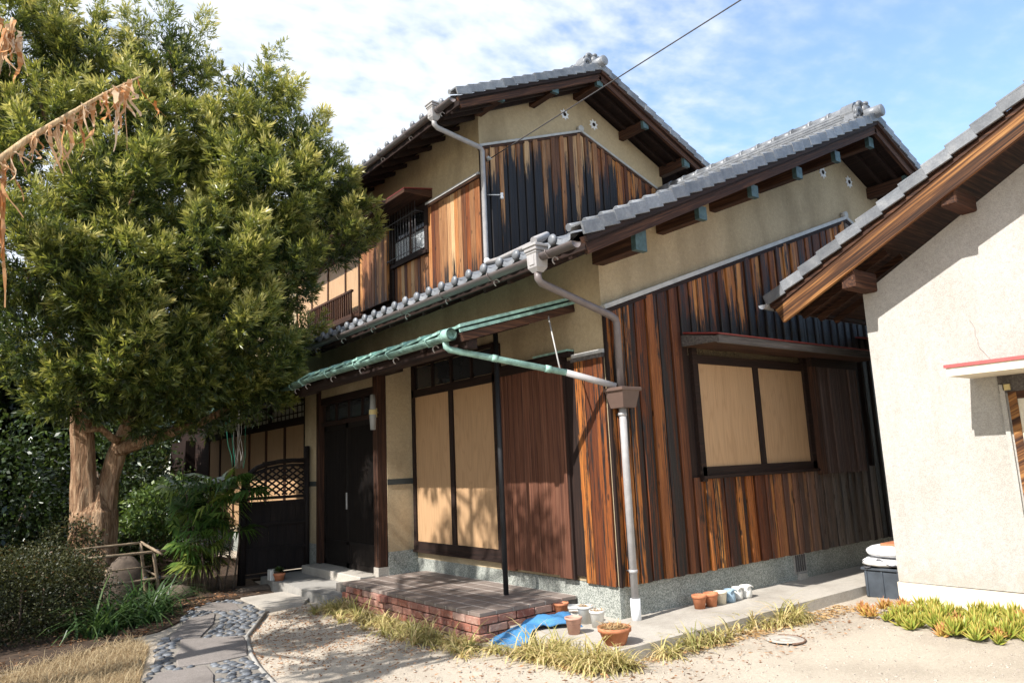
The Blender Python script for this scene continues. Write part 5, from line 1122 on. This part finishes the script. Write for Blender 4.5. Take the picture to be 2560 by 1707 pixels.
# fan palm clump by the fence
PM = empty('fan_palm', (-2.0, 5.95, 0), 'clump of slender fan palms beside the wing fence', 'palm')
for s_ in range(17):
    bx, by = -2.02+random.uniform(-.32, .30), 5.95+random.uniform(-.2, .25); h = random.uniform(.35, 1.5); tx_, ty_ = bx+random.uniform(-.12, .12), by+random.uniform(-.1, .1)
    MB().tube([(bx, by, 0), ((bx+tx_)/2+.02, by, h*.5), (tx_, ty_, h)], .012, 6).build('stem', M['twig'], PM)
    for f_ in range(5):
        a = random.uniform(0, 6.28); el = random.uniform(.0, 1.1); d = np.array([math.cos(a)*math.cos(el), math.sin(a)*math.cos(el), math.sin(el)]); hub = np.array([tx_, ty_, h])+d*random.uniform(.12, .26)
        MB().tube([(tx_, ty_, h), tuple(hub)], .005, 5).build('stalk', M['twig'], PM)
        s = np.cross(d, [0, 0, 1.]); s /= np.linalg.norm(s)+1e-6; P = []; T = []; tn = random.uniform(.1, .9); ln = random.uniform(.30, .46)
        for k in range(15):
            q = (k-7)/7*1.75; dd = d*math.cos(q)+s*math.sin(q); tip = hub+dd*ln*random.uniform(.85, 1.05)-np.array([0, 0, .10+.06*abs(q)]); mid = hub+dd*ln*.55-np.array([0, 0, .01]); nsd = np.cross(dd, [0, 0, 1.])+.4*np.array([0, 0, 1.]); nsd = nsd/np.linalg.norm(nsd)*.019
            P += [[hub, mid+nsd, tip, mid-nsd]]; T.append(tn+random.uniform(-.12, .12))
        quads('frond', P, M['palm'], PM, np.clip(T, 0, 1))
# strap leaf clump, dry lawn, ribbon grass, litter
def scatter(poly, n):
    a = np.array(poly); out = []
    while len(out) < n:
        p = (random.uniform(a[:, 0].min(), a[:, 0].max()), random.uniform(a[:, 1].min(), a[:, 1].max()))
        if inside(p, poly): out.append((p[0], p[1], 0.))
    return np.array(out)
cs = np.concatenate([np.array([x, y, .02])+rng.normal(size=(n_, 3))*np.array([.07, .07, 0]) for x, y, n_ in ((-3.45, 4.35, 90), (-3.2, 4.6, 110), (-2.95, 4.85, 90), (-3.6, 4.0, 80), (-3.75, 3.75, 60), (-3.25, 4.15, 70))])
q, t = blades(cs, .62, .011, 1.7, 5); tag(quads('strap_leaf_clump', q, M['iris'], None, t), 'arching green strap leaves between the hedge and the path', 'strap leaves', kind='stuff')
lawn = [(-5.4, .2), (-4.35, .2), (-4.05, .9), (-3.78, 1.55), (-3.62, 2.2), (-3.45, 2.9), (-3.5, 3.3), (-4.1, 2.95), (-4.7, 2.6), (-5.4, 2.4)]
tag(MB().prism(lawn, 'z', -.04, .012).build('lawn_soil', plain('dry_lawn_soil', (.25, .17, .085), .95, .3, 20, .5, 80)), 'straw covered soil under the dry lawn', 'lawn', kind='structure')
q, t = blades(scatter(lawn, 15000), .14, .0021, 1.5, 3, .6); tag(quads('dry_grass', q, M['drygrass'], None, t), 'tuft of dry straw coloured lawn grass beside the path', 'grass', kind='stuff')
def ribbon(nm, spots, ln, label, wd=.0058):
    Q = []; T = []
    for x, y, n_, s_ in spots:
        for _ in range(max(1, n_//22)):
            cx_, cy_ = x+random.gauss(0, s_), y+random.gauss(0, s_); f_ = random.uniform(.65, 1.35); k_ = random.randint(20, 30)
            q, t = blades(np.array([cx_, cy_, 0.])+rng.normal(size=(k_, 3))*np.array([.016, .016, 0]), ln*f_, wd, random.uniform(1.7, 2.6), 5, .4); Q.append(q); T.append(np.clip(t*.8+random.uniform(-.15, .3), 0, 1))
    tag(quads(nm, np.concatenate(Q), M['ribbon'], None, np.concatenate(T)), label, 'grass', kind='stuff')
ribbon('ribbon_grass', [(-1.38-.05*random.random(), y+random.uniform(-.05, .05), random.randint(25, 75), .05) for y in np.arange(.42, 3.3, .09)]+[(-1.55-.06*random.random(), y, random.randint(10, 50), .06) for y in np.arange(.3, 2.9, .13)]+[(-1.5, 3.1, 190, .08), (-1.42, 3.3, 120, .07)], .20, 'yellowing ribbon grass growing along the front of the brick step')
ribbon('ribbon_grass', [(-1.02+random.uniform(-.15, .12), -.45+random.uniform(-.36, .36), random.randint(40, 90), .05) for _ in range(26)]+[(-.9, -.9, 130, .07), (-1.25, .0, 60, .06), (-1.3, .2, 50, .06)], .27, 'clump of pale ribbon grass in front of the terracotta bowl')
ribbon('ribbon_grass', [(-.45+k*.17+random.uniform(-.03, .03), -.92+random.uniform(-.04, .04), n_, .05) for k, n_ in enumerate((90, 0, 45, 120, 90, 22, 0, 44, 22, 110, 140, 120))], .27, 'tufts of ribbon grass along the outer apron edge')
P = []; T = []
def litter(poly, n, size, m, nm, label):
    p = scatter(poly, n); a = rng.uniform(0, 6.28, n); d = nrm(np.stack([np.cos(a), np.sin(a), rng.normal(size=n)*.18], 1)); p[:, 2] = rng.uniform(.012, .022, n)+np.array([bumps(x, y) for x, y in p[:, :2]]); q = leaf_quads(p, d, size*rng.uniform(.5, 1.4, n), size*.16*rng.uniform(.6, 1.4, n)); q[..., 2] = np.maximum(q[..., 2], p[:, None, 2]-.004)
    tag(quads(nm, q, m, None, rng.uniform(0, 1, n)), label, 'leaf litter', kind='stuff')
litter([(-2.95, .9), (-1.35, .5), (-1.35, 3.2), (-1.6, 3.75), (-2.05, 3.6), (-2.62, 2.5), (-2.85, 1.7)], 2600, .032, M['litter'], 'leaf_litter', 'brown needles and leaves strewn between the path and the step')
litter([(-4.8, 2.7), (-3.4, 3.4), (-2.75, 4.35), (-2.2, 5.1), (-1.6, 5.1), (-1.6, 5.7), (-2.6, 6.3), (-4.6, 4.0)], 3500, .05, M['litter'], 'leaf_litter', 'dark fallen leaves under the hedge and the palm')
litter([(-1.6, -1.6), (3, -1.6), (2.3, -.9), (-.7, -.9), (-1.3, .4), (-2.9, .9), (-2.4, -.6)], 900, .04, M['litter'], 'leaf_litter', 'scattered dry leaf bits on the sunny yard')
litter([(-1.25, -.95), (2.2, -1.15), (2.2, -.85), (-.7, -.88), (-1.0, -.2), (-1.45, .4), (-1.55, 3.2), (-1.35, 3.2), (-1.3, .3)], 2600, .05, M['straw'], 'dead_stalks', 'dead yellow stalks lying among the ribbon grass')
gv = [(-4.4, -3), (2.6, -3), (2.6, -.9), (-.8, -.95), (-1.3, .4), (-1.35, 3.3), (-2.1, 3.6), (-2.65, 2.5), (-3.0, .6), (-3.0, -1.5)]
p = scatter(gv, 5500); n = len(p); p[:, 2] = [bumps(x, y)-.001 for x, y in p[:, :2]]
sz = .0035+.009*rng.uniform(0, 1, n)**4; tet = np.array([(1, 1, -.3), (-1, 1, -.3), (-1, -1, -.3), (1, -1, -.3), (.5, .5, .8), (-.6, .4, .8), (-.4, -.6, .8), (.5, -.5, .8)])
V = p[:, None]+tet[None]*sz[:, None, None]*rng.uniform(.6, 1.4, (n, 8, 1))
fq = [(4, 5, 6, 7), (0, 1, 5, 4), (1, 2, 6, 5), (2, 3, 7, 6), (3, 0, 4, 7)]
tag(quads('gravel', np.concatenate([V[:, list(f)] for f in fq]), plain('grit', (.33, .285, .235), .9, .5, 60)), 'loose grit scattered over the yard', 'gravel', kind='stuff')
# spiky succulents by the white wall
def rosette(seed):
    rr_ = np.random.default_rng(seed); P = []; T = []
    for k in range(24):
        a = k*2.4; e = .25+1.15*(k/24)+rr_.normal()*.1; d = np.array([math.cos(a)*math.cos(e), math.sin(a)*math.cos(e), math.sin(e)]); s = np.cross(d, [0, 0, 1.]); s /= np.linalg.norm(s); u = np.cross(s, d)
        l = .095*rr_.uniform(.75, 1.2); w_ = .010; b0 = d*.012
        m0 = b0+d*l*.35; tip = b0+d*l+u*.01
        for c in ([b0-s*w_, b0+s*w_, m0+s*w_*1.1+u*.006, m0-s*w_*1.1+u*.006], [m0-s*w_*1.1+u*.006, m0+s*w_*1.1+u*.006, tip+s*.001, tip-s*.001], [b0-s*w_-u*.007, m0-s*w_*.8-u*.006, tip, m0-s*w_*1.1+u*.006], [b0+s*w_-u*.007, m0+s*w_*1.1+u*.006, tip, m0+s*w_*.8-u*.006]): P.append(c); T.append([.15+.1*rr_.uniform()]*2+[.35+.45*rr_.uniform()]*2 if c is not P else 0)
    return np.array(P), np.array(T)
SR = []
for sd_ in (1, 2, 3, 4):
    P, T = rosette(sd_); T = T+(.35 if sd_ == 4 else 0.)
    o = quads('succulent', P, M['succ'], None, np.clip(T, 0, 1)); SR.append(o.data); WP.pop(o); bpy.data.objects.remove(o)
sp = []
spoly = [(1.95, -1.12), (2.35, -1.25), (2.62, -1.5), (2.62, -3.0), (2.2, -3.0), (1.75, -2.75), (1.5, -2.45), (1.55, -2.1), (1.75, -1.6)]
tries = 0
while len(sp) < 105 and tries < 4000:
    tries += 1; p = scatter(spoly, 1)[0]
    if all((p[0]-q[0])**2+(p[1]-q[1])**2 > .078**2 for q in sp): sp.append(p)
for p in sp:
    edge = p[1] > -1.5 or random.random() < .12; s = random.uniform(.8, 1.3)*(.85 if edge else 1.05)
    o = inst('succulent', SR[3] if edge else random.choice(SR[:3]), (p[0], p[1], random.uniform(0.0, .03)), None, (R(random.uniform(-9, 9)), R(random.uniform(-9, 9)), random.uniform(0, 6.28)), (s, s, s*random.uniform(.9, 1.2)))
    tag(o, 'reddish spiky succulent rosette in the bed near the grey bin' if edge else 'yellow green spiky succulent rosette in the bed by the white wall', 'succulent', 'reddish succulent rosettes' if edge else 'green succulent rosettes')
# dead banana leaf hanging in from the left
M['drib'] = wood('dry_midrib', [(.3, (.20, .12, .06)), (.55, (.42, .29, .16)), (.8, (.58, .45, .29))], 'z', f=40, lo=2.5)
BN = empty('banana_plant', (-5.42, .2, 0), 'withered banana plant with a dry torn leaf arching in from the left', 'banana plant')
MB().tube([(-5.42, .2, 0), (-5.40, .2, 1.5), (-5.34, .15, 2.7), (-5.22, .08, 3.3)], [.11, .10, .075, .05], 12, jit=.08).build('stem', M['drib'], BN)
MB().tube([(-5.25, .08, 3.25), (-4.96, 0, 3.50), (-4.84, 0, 3.655), (-4.6, 0, 3.905), (-4.42, 0, 4.09), (-4.22, 0, 4.27)], [.035, .026, .021, .016, .011, .005], 8).build('midrib', M['drib'], BN)
MB().tube([(-5.25, .08, 3.25), (-5.05, .0, 3.8), (-4.98, 0, 4.25), (-4.95, 0, 4.44)], [.03, .02, .014, .01], 8).build('midrib', M['drib'], BN)
def ribbon_leaf(p, ln, wd, tn, sway):
    P = []; T = []; N = 11; ax = random.uniform(0, 3.14); tw_ = random.uniform(-4, 4); ph = random.uniform(0, 6); kx = random.uniform(.01, .04)
    ctr = [np.array(p)+np.array([sway*ln*t*t+kx*math.sin(ph+7*t)*t, .04*math.sin(ph*2+5*t)*t, -ln*t*(1-.15*math.sin(ph+3*t)*t)]) for t in np.linspace(0, 1, N)]
    for i in range(N-1):
        q = []
        for t, c, sg in ((i, ctr[i], -1), (i, ctr[i], 1), (i+1, ctr[i+1], 1), (i+1, ctr[i+1], -1)):
            a = ax+tw_*t/N; w_ = wd*(.35+.65*abs(math.sin(ph+t*1.9)))*(1-.75*(t/(N-1))**2); q.append(c+sg*w_*np.array([math.cos(a), math.sin(a), .35*math.sin(ph+t*2.3)]))
        P.append(q); T.append(min(1, max(0, tn+random.uniform(-.2, .2))))
    return P, T
mid = [(-5.0, 3.46), (-4.96, 3.50), (-4.84, 3.655), (-4.6, 3.905), (-4.42, 4.09), (-4.24, 4.26)]
zm = lambda x: float(np.interp(x, [m_[0] for m_ in mid], [m_[1] for m_ in mid]))
def strip(*a): P, T = ribbon_leaf(*a); quads('dry_strip', P, M['banana'], BN, T)
cl_ = [-4.98, -4.93, -4.88, -4.80, -4.70, -4.62, -4.55, -4.50, -4.42, -4.34, -4.30]
for k in range(60):
    x = random.choice(cl_)+random.uniform(-.03, .03); strip((x, random.uniform(-.03, .03), zm(x)), random.choice((.08, .14, .2, .28, .34))*random.uniform(.7, 1.2), random.uniform(.008, .028), random.uniform(.15, 1.1), random.uniform(-.25, .4))
for k in range(10): x = -4.97+k*.072; strip((x, 0, zm(x)+.012), .06, .02, .9, 1.2)
for k in range(46):
    t_ = random.random(); a_ = random.uniform(0, 6.28); r_ = .105-.05*t_; strip((-5.42+.16*t_**2+r_*math.cos(a_), .2-.1*t_**2+r_*math.sin(a_), .7+2.5*t_), random.uniform(.3, .9), random.uniform(.02, .05), random.uniform(.0, .9), random.uniform(-.08, .08))
strip((-4.24, 0, 4.26), .20, .006, .2, .9); strip((-4.12, 0, 4.12), .14, .013, .1, .1); strip((-4.3, 0, 4.2), .40, .007, .4, .02)
for k in range(9): strip((-4.99+random.uniform(-.03, .06), 0, 3.46-random.uniform(0, .12)), random.uniform(.45, .75), .02, random.uniform(.0, .7), .06)
for k in range(16): strip((-4.96+random.uniform(-.06, .06), random.uniform(-.04, .04), 4.45-random.uniform(0, .12)), random.uniform(.12, .36), .022, random.uniform(.0, .9), random.uniform(-.3, .3))
# tree standing in the yard left of the camera, its shadow falls into the picture
ST_ = empty('garden_tree', (-7.1, 1.7, 0), 'open crowned garden tree standing left of the yard', 'tree')
MB().tube([(-7.1, 1.7, -.1), (-7.05, 1.7, 2.0), (-7.0, 1.7, 4.5), (-6.9, 1.7, 8.2)], [.15, .13, .10, .03], 10, jit=.1).build('trunk', M['bark'], ST_)
br = []
for k in range(20):
    a = k*2.39; z0 = 3.4+k*.23; rr_ = random.uniform(.8, 1.3); e = (-7.0+rr_*.75*math.cos(a), 1.7+rr_*1.55*math.sin(a), z0+random.uniform(.4, .9)); br.append(e)
    MB().tube([(-7.0, 1.7, z0), (-7.0+rr_*.4*math.cos(a), 1.7+rr_*.8*math.sin(a), z0+.3), e], [.035, .025, .01], 6).build('limb', M['bark'], ST_)
Q = []; T = []
for e in br:
    q, t = broad(e, (.36, .5, .34), 420, .14, .03, (.1, 1.0)); Q.append(q); T.append(t)
quads('crown', np.concatenate(Q), M['broad'], ST_, np.concatenate(T))
